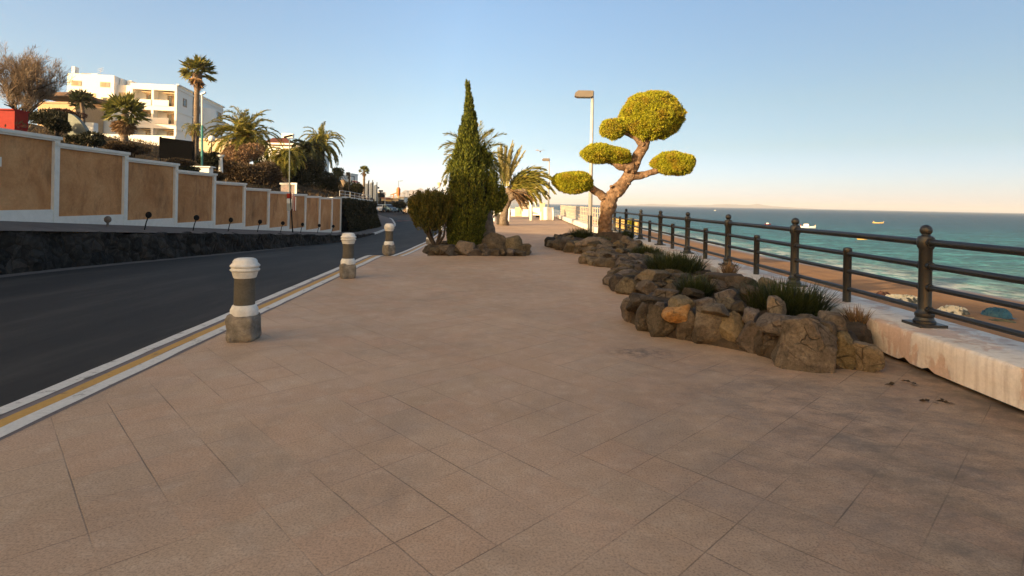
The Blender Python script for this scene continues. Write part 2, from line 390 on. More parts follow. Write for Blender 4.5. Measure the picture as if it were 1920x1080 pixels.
def mat_sea():
    t = NT('sea_water'); o = t.obj(); s = t.n('SeparateXYZ', {0: o}); x, y = s.outputs[0], s.outputs[1]
    dist = t.math('ADD', t.math('MULTIPLY', x, .35), y)
    dist = t.math('MULTIPLY_ADD', t.math('SUBTRACT', t.noise(t.scale(o, (.6, 1.6, 1)), .02, 4, .6), .5), 70.0, dist)
    lg = t.math('LOGARITHM', t.math('MAXIMUM', dist, 1.0), 10.0)
    c = t.ramp(t.n('MapRange', {0: lg, 1: 1.5, 2: 3.5}).outputs[0], [(.05, (.11, .17, .14)), (.20, (.040, .160, .150)), (.33, (.024, .130, .135)), (.46, (.014, .066, .088)), (.62, (.012, .044, .064)), (.9, (.010, .037, .056))])
    wv = t.scale(o, (.75, 1.0, 1))
    streak = t.noise(wv, .16, 8, .72, .3)
    c = t.mix(.8, c, t.ramp(streak, [(.36, .42), (.5, .95), (.62, 1.6)]), 'MULTIPLY')
    c = t.mix(.85, c, t.ramp(t.noise(wv, .45, 7, .72, .4), [(.38, .30), (.5, .92), (.60, 1.7)]), 'MULTIPLY')
    c = t.mix(.7, c, t.ramp(t.noise(wv, 1.3, 5, .7, .3), [(.38, .40), (.5, .95), (.60, 1.6)]), 'MULTIPLY')
    sdx = t.math('SUBTRACT', x, t.math('MULTIPLY_ADD', t.noise(t.scale(o, (0, 1, 0)), .06, 3), 5.0, 30.2))
    sdx = t.math('ADD', sdx, t.math('MULTIPLY', y, .0))
    band = t.n('MapRange', {0: sdx, 1: 0.0, 2: 10.0, 3: 1.0, 4: 0.0}).outputs[0]
    fo = t.math('MULTIPLY', t.math('POWER', band, 1.4), t.ramp(t.noise(t.scale(o, (1.0, .45, 1)), .55, 7, .72), [(.44, 0.0), (.56, 1.0)]))
    wc = t.math('MULTIPLY', t.ramp(t.noise(wv, .9, 6, .75), [(.60, 0.0), (.68, .5)]), t.n('MapRange', {0: dist, 1: 40.0, 2: 220.0, 3: 1.0, 4: 0.0}).outputs[0])
    fo = t.math('MAXIMUM', fo, wc)
    c = t.mix(t.math('MULTIPLY', fo, .85), c, (.62, .66, .64))
    h = t.math('ADD', t.math('MULTIPLY', t.noise(wv, .30, 7, .65, .2), 1.6), t.math('MULTIPLY', t.noise(wv, 1.7, 5, .6), .35))
    return t.fin(t.pr(col=c, rough=t.math('MULTIPLY_ADD', fo, .5, .33), nor=t.bump(h, 1.0, .9), ior=1.33, spec=.10))
def mat_hill():
    t = NT('scrubby_earth'); o = t.obj()
    c = t.ramp(t.noise(o, .25, 7, .65), [(.3, (.028, .022, .015)), (.5, (.055, .041, .027)), (.7, (.10, .075, .048))])
    c = t.mix(t.ramp(t.noise(o, 1.2, 6, .7), [(.5, 0.0), (.62, .7)]), c, (.022, .026, .012))
    return t.fin(t.pr(col=c, rough=.95, nor=t.bump(t.noise(o, 2.2, 8, .7), .9, .3), spec=.03))
M_pav, M_road, M_par, M_brown, M_lava, M_sand, M_sea, M_hill = mat_paving(), mat_road(), mat_parapet(), mat_brown(), mat_lava(), mat_sand(), mat_sea(), mat_hill()
M_wline = mat_paint('white_road_paint', (.62, .58, .52), (.20, .17, .14)); M_yline = mat_paint('yellow_road_paint', (.50, .27, .045), (.30, .17, .05))
M_gline = mat_paint('grey_kerb_stone', (.17, .13, .115), (.10, .08, .07))
M_white = plain('white_wall_paint', (.72, .68, .60), .75, var=.06)
M_bwhite = plain('white_render', (.80, .77, .70), .8, var=.03)
M_pathm = rough_mat('worn_concrete', (.13, .105, .088), (.19, .155, .13), 1.2, .85, .3, 30)
M_iron = rough_mat('painted_iron', (.013, .0135, .0135), (.024, .024, .0235), 5, .42, .12, 50, .004, spec=.5)
M_rust = rough_mat('weathered_iron', (.05, .045, .04), (.09, .075, .06), 9, .6, .3, 40, .004)
M_bcap = plain('bollard_white', (.74, .71, .64), .65, var=.20, bump=.3)
M_bshaft = rough_mat('bollard_olive_grey', (.085, .075, .055), (.125, .108, .082), 7, .75, .3, 50, .004)
M_bbase = rough_mat('bollard_worn_concrete', (.11, .095, .075), (.22, .19, .15), 9, .9, .8, 24, .02, c3=(.36, .31, .24))
def rock_mat(name, c1, c2, c3, rnd):
    t = NT(name); o = t.obj()
    c = t.ramp(t.noise(o, 4.5, 8, .68, .5), [(.30, c1), (.48, c2), (.68, c3)])
    if rnd:
        q = t.n('ObjectInfo').outputs['Random']
        c = t.n('HueSaturation', {'Color': c, 'Hue': t.math('MULTIPLY_ADD', q, .03, .485), 'Value': t.math('MULTIPLY_ADD', t.math('FRACT', t.math('MULTIPLY', q, 7.3)), rnd*2, 1-rnd), 'Saturation': t.math('MULTIPLY_ADD', q, .5, .72)}).outputs[0]
    c = t.mix(.75, c, t.ramp(t.noise(o, 34, 6, .75), [(.34, .38), (.5, .9), (.68, 1.25)]), 'MULTIPLY')
    v = t.n('TexVoronoi', {'Vector': t.n('VectorMath', {0: o, 1: t.n('VectorMath', {0: t.n('TexNoise', {'Vector': o, 'Scale': 6.0}).outputs['Color'], 3: .12}, operation='SCALE').outputs[0]}, operation='ADD').outputs[0], 'Scale': 5.5}, feature='DISTANCE_TO_EDGE').outputs['Distance']
    ck = t.math('MULTIPLY', t.ramp(v, [(0, 1.0), (.035, 0.0)]), t.ramp(t.noise(o, 3, 3), [(.45, 0.0), (.6, 1.0)]))
    c = t.mix(t.math('MULTIPLY', ck, .7), c, (.02, .015, .011))
    li = t.ramp(t.noise(o, 16, 6, .8), [(.60, 0.0), (.68, .5)]); c = t.mix(li, c, (.24, .21, .155))
    h = t.math('SUBTRACT', t.math('ADD', t.noise(o, 12, 9, .72), t.math('MULTIPLY', t.noise(o, 55, 4, .7), .3)), t.math('MULTIPLY', ck, .5))
    return t.fin(t.pr(col=c, rough=.93, nor=t.bump(h, 1.0, .035), spec=.2))
M_stone = rock_mat('brown_rock', (.045, .036, .027), (.09, .071, .052), (.155, .125, .092), .5)
M_ostone = rock_mat('orange_rock', (.27, .12, .03), (.37, .185, .06), (.42, .26, .12), 0)
M_tstone = rock_mat('tan_rock', (.11, .085, .055), (.165, .128, .085), (.23, .18, .125), .15)
M_soil = rough_mat('dry_soil', (.028, .020, .014), (.055, .041, .029), 5, .95, .9, 22, .03, c3=(.10, .076, .052))
M_dark = plain('matt_black', (.015, .015, .015), .8, spec=.1)
M_bark = rough_mat('pale_bark', (.085, .050, .028), (.20, .125, .075), 9, .95, 1.0, 16, .06, c3=(.33, .22, .14), spec=.1)
M_pbark = rough_mat('palm_bark', (.085, .06, .04), (.16, .12, .085), 7, .9, .9, 20, .03, c3=(.25, .195, .145))
M_dbark = rough_mat('dark_bark', (.03, .022, .016), (.07, .052, .038), 7, .9, .8, 20, .03)
M_twig = rough_mat('pale_twigs', (.17, .11, .066), (.27, .18, .115), 5, .9, .2, 20, .02)
M_galv = plain('galvanised_steel', (.50, .49, .46), .45, .3, .08)
M_wood = rough_mat('weathered_wood', (.16, .10, .06), (.26, .17, .10), 5, .8, .3, 30)
M_glass = plain('window_glass', (.04, .045, .05), .12, var=.05, bump=.0)
M_curtain = plain('tan_curtain', (.34, .24, .15), .8)
M_teal = plain('teal_paint', (.03, .20, .18), .5)
M_red = plain('red_paint', (.27, .018, .010), .7, spec=.15)
M_screen = rough_mat('dark_screen', (.003, .003, .0035), (.005, .005, .0055), 5, 1.0, .2, 40, spec=0.0)
M_cream = plain('cream_wall', (.62, .48, .30), .8)
M_mount = rough_mat('bare_mountain', (.16, .12, .095), (.24, .185, .15), .002, .95, .3, .01, 5)

# ------------------------------------------------------------------ ground sheets
def strip(name, xa, xb, ys, zf, n, mat_, smooth=True):
    ys = np.asarray(ys, float); t = np.linspace(0, 1, n)
    X = xa(ys)[:, None]*(1-t)+xb(ys)[:, None]*t; Y = np.repeat(ys[:, None], n, 1)
    mb = MB().grid(np.stack([X, Y, zf(X, Y)], -1)); return build(mb, name, mat_, smooth=smooth)
yy = np.concatenate([np.arange(-45, 0, 3), np.arange(0, 40, .5), np.arange(40, 100, 1.5), np.arange(100, 165, 4)])
struct(strip('promenade', lambda y: Xk(y)+.43, lambda y: 0*y+3.95, yy[yy < 66], prom_z, 40, M_pav))
struct(strip('road', lambda y: Xl(y)-.3, lambda y: Xk(y)+.05, yy, lambda x, y: road_z(y)+.05*(1-((x-(Xl(y)+Xk(y))/2)/3.6)**2), 12, M_road))
struct(strip('gutter', lambda y: Xl(y)-.02, lambda y: Xl(y)+.42, yy[yy < 60], lambda x, y: road_z(y)+.022, 2, M_pathm))
def pathz(x, y):
    a, b = wallbase(y), rettop(y); f = np.clip((x-Xw(y))/(Xl(y)-Xw(y)), 0, 1); return a*(1-f)+b*f
struct(strip('pavement', lambda y: Xw(y)-.2, lambda y: Xl(y)-.0, yy, pathz, 5, M_pathm))
# kerb: real step with painted lines
def kerb():
    k = yy[yy < 110]; ez = lambda y: np.minimum(0, road_z(y)+.13)*ss((y-14.5)/3.0)*(y >= 14.5)
    mb = MB(); z = ez(k)
    rows = np.stack([np.stack([Xk(k)+.005, k, road_z(k)-.1], -1), np.stack([Xk(k), k, z-.01], -1), np.stack([Xk(k)+.012, k, z+.002], -1), np.stack([Xk(k)+.47, k, z+.002], -1)], 1)
    mb.grid(rows); struct(build(mb, 'kerb', M_gline))
    for nm, a, b, m in (('kerb_edge_line', .012, .135, M_wline), ('yellow_line', .205, .31, M_yline), ('white_line', .312, .435, M_wline)):
        q = k[k < 60]; n = len(q); ya = np.arange(-10, 60, .12)
        wob = lambda s_, e: e*vnoise(np.stack([ya*3, 0*ya, 0*ya], -1), s_)
        A = np.stack([np.stack([Xk(ya)+a+wob(1, .006), ya, ez(ya)+.006], -1), np.stack([Xk(ya)+b+wob(2, .008), ya, ez(ya)+.006], -1)], 1)
        struct(build(MB().grid(A), nm, m))
kerb()
# the far pavement edge at the bend
ya = np.arange(41, 75, .6)
A = np.stack([np.stack([Xl(ya)-.05, ya, rettop(ya)+.01], -1), np.stack([Xl(ya)+.14, ya, rettop(ya)+.012], -1), np.stack([Xl(ya)+.16, ya, road_z(ya)-.05], -1)], 1)
struct(build(MB().grid(A), 'pavement_edge', M_wline))
# worn road markings at the bend
mb = MB()
for k in range(5):
    c = P(752+k*7, 414+(k % 2)*2, 70); x, y = c[0], 66+k*1.6
    mb.add([(x-.5, y, road_z(y)+.06), (x+.9, y+.2, road_z(y)+.06), (x+.8, y+1.0, road_z(y)+.06), (x-.6, y+.8, road_z(y)+.06)], [(0, 1, 2, 3)])
struct(build(mb, 'road_marking', plain('worn_red_marking', (.25, .09, .06), .8)))
# hillside
ys = np.concatenate([np.arange(-130, -20, 3), np.arange(-20, 110, 1.3), np.arange(110, 221, 6)])
sv = np.concatenate([[.12, .3, .6], np.arange(1, 60, 1.2), np.arange(60, 150, 5)])
Y = np.repeat(ys[:, None], len(sv), 1); X = Xw(Y)-sv[None, :]
struct(build(MB().grid(np.stack([X, Y, hill_z(X, Y)], -1)), 'hillside', M_hill, smooth=True))
# far flat land and beach, sea
mb = MB(); xs = np.linspace(-260, 4.2, 40); ys2 = np.linspace(58, 175, 24)
X, Y = np.meshgrid(xs, ys2); Z = -1.35-.0*X; Z = np.where(Y > 165, -5.5, Z)
Z = np.where((X > Xk(Y)+2) & (Y < 66), -2.2, Z)
struct(build(mb.grid(np.stack([X, Y, Z], -1)), 'far_ground', M_hill))
xs = np.concatenate([np.linspace(4.2, 26, 30), np.linspace(26.5, 40, 40)]); ys3 = np.concatenate([np.arange(-30, 140, 2.0), np.arange(140, 200, 8)])
X, Y = np.meshgrid(xs, ys3)
shore = 34.5-ss((Y-33)/35)*4.2
Z = np.where(X < shore, -3.0-1.5*np.clip((X-4.2)/(shore-4.2), 0, 1)**1.3, -4.5-(X-shore)*.09)+.10*fbm(np.stack([X*.3, Y*.3, 0*X], -1), 4)*np.clip((shore-X)/6, 0, 1)
struct(build(MB().grid(np.stack([X, Y, Z], -1)), 'beach', M_sand, smooth=True))
S = 24000.0
xs = np.concatenate([[-S, -3000, -400], np.linspace(-60, 400, 24), [800, 3000, S]]); ys4 = np.concatenate([[-400, -100], np.linspace(-20, 500, 26), [800, 2000, 6000, S]])
X, Y = np.meshgrid(xs, ys4)
struct(build(MB().grid(np.stack([X, Y, 0*X-4.52], -1)), 'sea', M_sea, smooth=True))
# mountains on the coast
def mountain(name, lab, pts, D):
    xs = np.linspace(pts[0][0], pts[-1][0], 120); hy = np.interp(xs, [p[0] for p in pts], [p[1] for p in pts])
    rows = []
    for t in np.linspace(-1, 1, 13):
        r = []
        for px, h in zip(xs, hy):
            b = P(px, 376+.0195*(px-760), D)
            r.append((b[0], D+t*700, -5+max(0, h*D/FPX+6)*(1-abs(t))**1.1*(1+.25*float(fbm(np.array([px*.05, t*3, 0]), 5)))))
        rows.append(r)
    return struct(build(MB().grid(np.array(rows)), name, M_mount, smooth=True))
mountain('mountains', '', [(690, 0), (720, 6), (752, 14), (775, 16), (792, 21), (803, 22), (820, 17), (850, 12), (900, 9), (960, 6), (1010, 0)], 5200)
mountain('mountains', '', [(1170, 0), (1230, 3), (1290, 2), (1340, 4), (1410, 6), (1450, 3), (1520, 0)], 9000)

exec_parts = []
# ------------------------------------------------------------------ parapet and railing
WX0, WX1, WH = 3.75, 4.5, .35
def parapet():
    ya = np.concatenate([np.arange(-8, 12, .08), np.arange(12, 60, .4)]); n = len(ya)
    q = np.stack([ya*2.2, 0*ya, 0*ya], -1)
    chip = np.clip(fbm(q*3.0, 2, 5)-.5, 0, 1)*.06*((ya > 2) & (ya < 7))
    lump = lambda s_, e: e*fbm(np.stack([ya*1.7, 0*ya+s_, 0*ya], -1), s_)
    def col(x, z): return np.stack([x+0*ya, ya, z+0*ya], -1)
    zb = .035+chip
    rows = [col(WX0+.06, zb+.01), col(WX0+lump(1, .004), zb), col(WX0+.002+lump(1, .005), zb+.05), col(WX0+lump(3, .006), .19+0*ya), col(WX0+lump(4, .005), WH-.03), col(WX0+.008+lump(5, .005), WH-.010),
            col(WX0+.045, WH+lump(6, .005)), col(4.1+0*ya, WH+lump(7, .005)), col(WX1-.03, WH+0*ya), col(WX1, WH-.03), col(WX1+.02, -3.6+0*ya)]
    t = thing('parapet_wall', 'low white painted sea wall with peeling pink patches under the dark railing', 'wall', (4.1, 10, 0))
    build(MB().grid(np.stack(rows, 1)), 'wall', M_par, t, smooth=True, sharp=50)
    build(MB().box((WX0+.2, 26, -.2), (.26, 68, .5)), 'footing_shade', M_dark, t)  # black footing strip stands in for the shade in the gap under the wall
parapet()
PXX, Z1, SP = 4.07, 5.62, 2.65
def railing():
    t = thing('railing', 'dark grey iron railing with ball topped posts on the white sea wall', 'railing', (PXX, 10, WH))
    y0, y1 = Z1-2*SP, Z1+8*SP
    big = MB(); big.box((0, 0, .014), (.27, .27, .028))
    big.lathe([(.098, .028), (.098, .05), (.085, .06), (.078, .085), (.086, .10), (.084, .125), (.062, .15), (.058, .17), (.058, .76), (.064, .77), (.074, .79), (.078, .83), (.076, .87), (.064, .895), (.040, .905), (.036, .915)], seg=20)
    for z_, r_ in ((.835, .05), (.60, .042), (.385, .036), (.165, .037)): big.tube([(0, -.085, z_), (0, .085, z_)], r_, 12)
    ball = MB().lathe([(.030, .905)]+[(.056*math.sin(a), .956-.056*math.cos(a)) for a in np.linspace(.55, math.pi-.02, 10)], seg=16)
    sml = MB().lathe([(.047, 0), (.047, .62), (.051, .625), (.051, .655), (.044, .672), (.02, .68)], seg=16)
    mp = build(big, 'post', M_iron, None, (0, 0, 0), True, 35); mbl = build(ball, 'finial', M_iron, None, (0, 0, 0), True)
    ms = build(sml, 'short_post', M_iron, None, (0, 0, 0), True, 40)
    first = True
    for k in range(11):
        y = y0+k*SP
        p = mp if first else mp.copy(); b = mbl if first else mbl.copy()
        if not first: COL.objects.link(p); COL.objects.link(b)
        p.parent = t; p.location = (0, y-10, 0); b.parent = p
        if k < 10:
            q = ms if first else ms.copy()
            if not first: COL.objects.link(q)
            q.parent = t; q.location = (0, y+SP/2-10, 0)
        first = False
    for z, r in ((.835, .036), (.60, .031), (.385, .026), (.165, .027)):
        ysr = np.arange(y0-.3, y1+.2, SP/2)
        build(MB().tube([(PXX, v, WH+z+.002*math.sin(v*3)) for v in ysr], r, 12), 'rail', M_iron, t, smooth=True)
    # socket collars where rails meet the tall posts
    t2 = thing('fence', 'pale post and rail fence on the sea wall beyond the topiary tree', 'fence', (PXX, 30, WH))
    m = plain('pale_fence_paint', (.55, .44, .32), .6)
    ya = Z1+8*SP+.9
    while ya < 58:
        build(MB().box((PXX, ya, WH+.5), (.05, .05, 1.0)), 'post', m, t2); ya += .95
    for z in (.15, .42, .68, .94): build(MB().box((PXX, (Z1+8*SP+58)/2+.4, WH+z), (.035, 58-Z1-8*SP-.8, .035)), 'rail', m, t2)
railing()

# ------------------------------------------------------------------ bollards
def bollards():
    t = thing('bollard', 'largest bollard, white cap and collar on a crumbling concrete foot', 'bollard', (0, 0, 0), 'white capped bollards along the kerb')
    v, f = ICO4; b = np.sign(v)*np.abs(v)**.33; b = b/np.abs(b).max(0)
    b = b*np.array([.142, .142, .15]); n = fbm(b*9, 3)*.012+fbm(b*25, 8)*.006
    b = b*(1+(n/.14)[:, None]); b[:, 2] += .13
    chip = (b[:, 2] < .12) & (b[:, 1] < -.05); b[chip, 1] += .03*np.clip(fbm(b[chip]*14, 4)+.3, 0, 1)
    mesh_obj('foot', b, f, M_bbase, t, smooth=True)
    build(MB().lathe([(.128, .262), (.137, .27), (.137, .325), (.128, .34), (.118, .365), (.108, .375)], seg=28), 'collar', M_bcap, t, smooth=True, sharp=35)
    build(MB().lathe([(.104, .365), (.102, .66)], seg=28), 'shaft', M_bshaft, t, smooth=True, sharp=35)
    build(MB().lathe([(.105, .655), (.112, .66), (.125, .705), (.128, .72), (.145, .735), (.147, .745), (.132, .757), (.130, .763), (.146, .778), (.147, .788), (.136, .80), (.122, .815), (.118, .835), (.105, .852), (.08, .862), (.03, .866)], seg=28), 'cap', M_bcap, t, smooth=True, sharp=35)
    spots = [(G(457, 637), 1, ''), (G(652, 521), 1, 'second bollard from the front, brown stained foot beside the kerb lines'), (G(729, 477.5), 1, 'third bollard, standing where the kerb starts to drop'),
             (P(803.5, 459, 30), 1, 'small distant bollard seen left of the shrub stems'), (P(826, 460, 33), 1, 'small distant bollard seen right of the shrub stems')]
    for i, (p, k, lab) in enumerate(spots):
        o = t if i == 0 else copy_tree(t)
        z = 0 if i < 3 else float(prom_z(np.array(p[0]), np.array(p[1])))
        o.location = (p[0], p[1], z); o.rotation_euler = (0, 0, [.05, .5, .9, .2, .4][i])
        if lab: o['label'] = lab
bollards()

# ------------------------------------------------------------------ rocks and planters
def rock_mesh(seed, sub=4, planes=12, flat=False):
    g = np.random.default_rng(seed); v, f = (ICO4 if sub == 4 else ICO3)
    v = unit(v+.10*np.stack([vnoise(v*2.5+seed+k, seed+k) for k in range(3)], -1))
    N = unit(g.normal(size=(planes, 3))); N = np.vstack([N, unit(np.array([[0.1, .1, 1.0]])+.12*g.normal(size=(1, 3)))]); d = .55+.40*g.random(planes+1)
    dots = v@N.T; q = np.where(dots > .12, d[None, :]/np.maximum(dots, .12), 9); q = np.minimum(q, 1.12)
    soft = .012; m = q.min(1, keepdims=True); rr = (m-soft*np.log(np.exp(-(q-m)/soft).sum(1, keepdims=True)))[:, 0]
    o = v*rr[:, None]
    o = o*(1+.035*fbm(o*5+seed, seed+3)+.022*vnoise(o*13, seed)+.012*vnoise(o*27, seed+1))[:, None]
    o = o-(o.max(0)+o.min(0))/2; o /= (o.max(0)-o.min(0))/2
    if flat: o[:, :2] *= (1+.30*np.clip(-o[:, 2], 0, 1))[:, None]
    return o, f
def put_rock(parent, c, dims, seed, mat_=None, rot=None, tilt=0.0, label=None, name='stone', sub=4):
    v, f = rock_mesh(seed, sub, flat=True); g = np.random.default_rng(seed+99)
    a = g.random()*6.28 if rot is None else rot
    v = v*np.array(dims)/2
    ca, sa = math.cos(tilt), math.sin(tilt); y, z = v[:, 1]*ca-v[:, 2]*sa, v[:, 1]*sa+v[:, 2]*ca; v = np.stack([v[:, 0], y, z], -1)
    ca, sa = math.cos(a), math.sin(a); v = np.stack([v[:, 0]*ca-v[:, 1]*sa, v[:, 0]*sa+v[:, 1]*ca, v[:, 2]], -1)
    o = mesh_obj(name, v+np.array(c), f, mat_ or M_stone, parent, smooth=True, sharp=24)
    if label: o['label'] = label
    return o
def resample(poly, n):
    p = np.array(list(poly)+[poly[0]], float); s = np.concatenate([[0], np.cumsum(np.linalg.norm(np.diff(p, axis=0), axis=1))])
    t = np.linspace(0, s[-1], n, endpoint=False); return np.stack([np.interp(t, s, p[:, 0]), np.interp(t, s, p[:, 1])], -1), s[-1]
def soil(parent, poly, h, seed, z0=0.0, cen=None):
    q, _ = resample(poly, 72); c = q.mean(0) if cen is None else np.array(cen); rows = []
    for sc_, hh in ((.96, -.25), (.95, .02), (.91, .5), (.86, .8), (.75, .92), (.6, 1.0), (.4, 1.05), (.2, 1.05), (.02, 1.05)):
        p = c+(q-c)*sc_; zz = hh*h if hh > 0 else hh
        z = z0+zz+(.05*fbm(np.stack([p[:, 0]*3, p[:, 1]*3, 0*p[:, 0]], -1), seed) if hh > .1 else 0)
        r = np.stack([p[:, 0], p[:, 1], z+0*p[:, 0]], -1); rows.append(np.vstack([r, r[:1]]))
    build(MB().grid(np.array(rows)), 'soil', M_soil, parent, smooth=True)
def rim(parent, poly, seed, wmin, wmax, h, skip=lambda p: False, layers=2, z0=0.0, fill=6, cen=None):
    g = np.random.default_rng(seed); q, L = resample(poly, 240); c = q.mean(0) if cen is None else np.array(cen)
    for ly in range(layers):
        s = g.random()*.2
        while s < L:
            wd = (wmin+(wmax-wmin)*g.random())*(1-.15*ly)
            i = int((s+wd/2)/L*240) % 240; p = q[i]; tn = q[(i+3) % 240]-q[i-3]; s += wd*.92
            inn = (c-p)/np.linalg.norm(c-p); hh = h*(.75+.5*g.random())*(1 if ly == 0 else .6)
            dp = .30+.12*g.random()
            pos = p+inn*(dp*.42 if ly == 0 else .22+.2*g.random()+dp*.3)
            if skip(pos): continue
            zc = z0+hh*.36 if ly == 0 else z0+h*.72+.04*g.random()
            put_rock(parent, (pos[0], pos[1], zc), (wd*1.0, dp*1.2, hh*1.15), int(g.integers(1e6)), None if g.random() > .15 else M_tstone, math.atan2(tn[1], tn[0])+.25*g.normal(), .15*g.normal(), sub=4 if pos[1] < 12 else 3)
    for k in range(fill):
        t = .15+.5*g.random(); p = q[g.integers(240)]; pos = p+(c-p)*t
        if skip(pos): continue
        wd = wmin+.1*g.random()
        put_rock(parent, (pos[0], pos[1], z0+h*1.02), (wd*1.2, wd*.9, wd*.55), int(g.integers(1e6)), None if g.random() > .3 else M_tstone, sub=4 if pos[1] < 12 else 3)
def rock_px(parent, px, pyb, wpx, hpx, seed, m=None, label=None, lift=0.0, back=.5, depth=None, tilt=0.0):
    """front foot at pixel (px,pyb) on height lift"""
    g0 = G(px, pyb, lift); k = g0[1]/FPX; wd, hh = wpx*k, hpx*k; dp = depth or max(.24, wd*.7)
    d = unit(np.array([g0[0], g0[1]])); c = (g0[0]+d[0]*dp*back, g0[1]+d[1]*dp*back, lift+hh*.42)
    put_rock(parent, c, (wd*1.02, dp*1.15, hh*1.22), seed, m, math.atan2(-d[0], d[1])*1.0+.1, tilt, label)
def planters():
    wallskip = lambda p: p[0] > 3.55
    # nearest bed
    t = thing('rock_planter', 'nearest low bed of mortared brown boulders, orange stone on its rim, against the sea wall', 'planter', (2.7, 6.8, 0), 'rock beds along the promenade')
    pb = [(1.32, 7.2), (1.45, 6.65), (1.62, 6.32), (2.07, 5.96), (2.4, 5.66), (2.57, 5.25), (2.86, 5.10), (3.33, 5.2), (3.74, 5.75), (3.74, 9.0), (2.7, 8.6), (1.8, 8.1)]
    soil(t, pb, .30, 5, cen=(2.65, 7.0))
    L = [(1186, 606, 46, 44), (1213, 622, 42, 52), (1240, 634, 54, 58), (1292, 641, 48, 56), (1326, 649, 50, 70), (1372, 655, 48, 66), (1403, 662, 44, 58), (1446, 672, 40, 46), (1512, 694, 104, 92), (1577, 692, 44, 66), (1616, 696, 66, 50), (1318, 646, 24, 46), (1425, 668, 26, 50), (1472, 684, 26, 40)]
    for i, (a, b, c, d) in enumerate(L): rock_px(t, a, b, c, d, 100+i*7, M_tstone if i in (5, 9, 10) else None)
    U = [(1210, 585, 66, 30, .17, None), (1268, 601, 50, 30, .22, M_ostone), (1278, 580, 48, 22, .34, M_tstone), (1322, 582, 42, 22, .32, M_tstone), (1340, 594, 50, 20, .33, None), (1238, 592, 30, 24, .2, None), (1388, 596, 34, 30, .28, None), (1408, 606, 30, 26, .28, None),
         (1460, 628, 76, 34, .27, None), (1512, 622, 50, 30, .30, None), (1556, 622, 48, 34, .30, None), (1545, 640, 40, 34, .24, None), (1408, 572, 40, 34, .34, None), (1440, 562, 34, 40, .34, M_tstone), (1360, 566, 40, 22, .36, None), (1455, 592, 34, 34, .34, M_tstone), (1360, 580, 40, 20, .34, None), (1300, 560, 40, 18, .32, None), (1250, 560, 46, 16, .3, None), (1475, 575, 44, 26, .34, None), (1390, 545, 60, 26, .4, None), (1352, 548, 44, 22, .36, None)]
    for i, (a, b, c, d, z, m) in enumerate(U): rock_px(t, a, b, c, d, 400+i*5, m, 'orange ochre stone' if m is M_ostone else None, z, .12 if m is M_ostone else .4)
    put_rock(t, (3.42, 6.1, .12), (.5, .9, .42), 77, M_soil, .3, name='earth_lump')
    put_rock(t, (3.1, 8.6, .28), (.9, .8, .42), 78, M_soil, .3, name='earth_lump')
    # second bed
    t = thing('rock_planter', 'second rock bed from the front, flat broken slabs and a long grass clump on top', 'planter', (2.6, 10.6, 0), 'rock beds along the promenade')
    pb = [(1.58, 9.97), (1.72, 9.35), (2.2, 9.0), (2.9, 8.95), (3.72, 9.1), (3.72, 13.0), (3.0, 12.9), (2.2, 12.2), (1.75, 11)]
    soil(t, pb, .26, 6); rim(t, pb, 21, .22, .46, .27, wallskip, 2, fill=14)
    put_rock(t, (2.3, 9.35, .33), (.55, .34, .2), 83, M_tstone, .3, label='tan flat stone')
    # third bed
    t = thing('rock_planter', 'small rock bed just in front of the one round the topiary tree', 'planter', (2.6, 14, 0), 'rock beds along the promenade')
    pb = [(1.52, 13.9), (1.9, 13.3), (2.6, 13.0), (3.3, 13.15), (3.72, 14), (3.72, 15.2), (2.6, 15.5), (1.8, 15)]
    soil(t, pb, .22, 7); rim(t, pb, 23, .22, .42, .27, wallskip, 2, fill=8)
    # topiary bed
    t = thing('rock_planter', 'rock bed heaped round the trunk of the topiary tree', 'planter', (2.6, 18.8, 0), 'rock beds along the promenade')
    pb = [(.9, 19.3), (1.2, 17.7), (1.6, 16.9), (2.2, 16.2), (3.1, 16.1), (3.72, 16.6), (3.72, 21), (2.5, 21.8), (1.5, 21)]
    soil(t, pb, .31, 8); rim(t, pb, 26, .30, .62, .34, wallskip, 2, fill=14)
    put_rock(t, (2.95, 18.2, .28), (1.1, .8, .7), 91, M_soil, .2, name='earth_lump')
    put_rock(t, (3.3, 17.2, .3), (.5, .4, .5), 93, None, .2); put_rock(t, (2.2, 16.9, .32), (1.1, .45, .4), 96, M_tstone, .2)
    # cypress bed
    t = thing('rock_planter', 'rock bed under the cypress and the round shrub', 'planter', (-1.2, 16.5, 0), 'rock beds along the promenade')
    pb = [(-2.75, 15.8), (-1.8, 15.5), (-.8, 15.4), (.1, 15.6), (.25, 16.3), (-.3, 17.5), (-1.5, 18.2), (-2.6, 17.5)]
    soil(t, pb, .22, 9); rim(t, pb, 34, .24, .45, .22, lambda p: False, 2, fill=7)
    for (a, c, d, s, m) in ((872, 38, 26, 3, M_tstone), (928, 50, 42, 5, None), (956, 48, 36, 8, M_tstone), (978, 34, 22, 13, None), (905, 40, 22, 18, None), (843, 40, 20, 21, None)): rock_px(t, a, 479, c, d, 800+s, m, depth=.45)
planters()

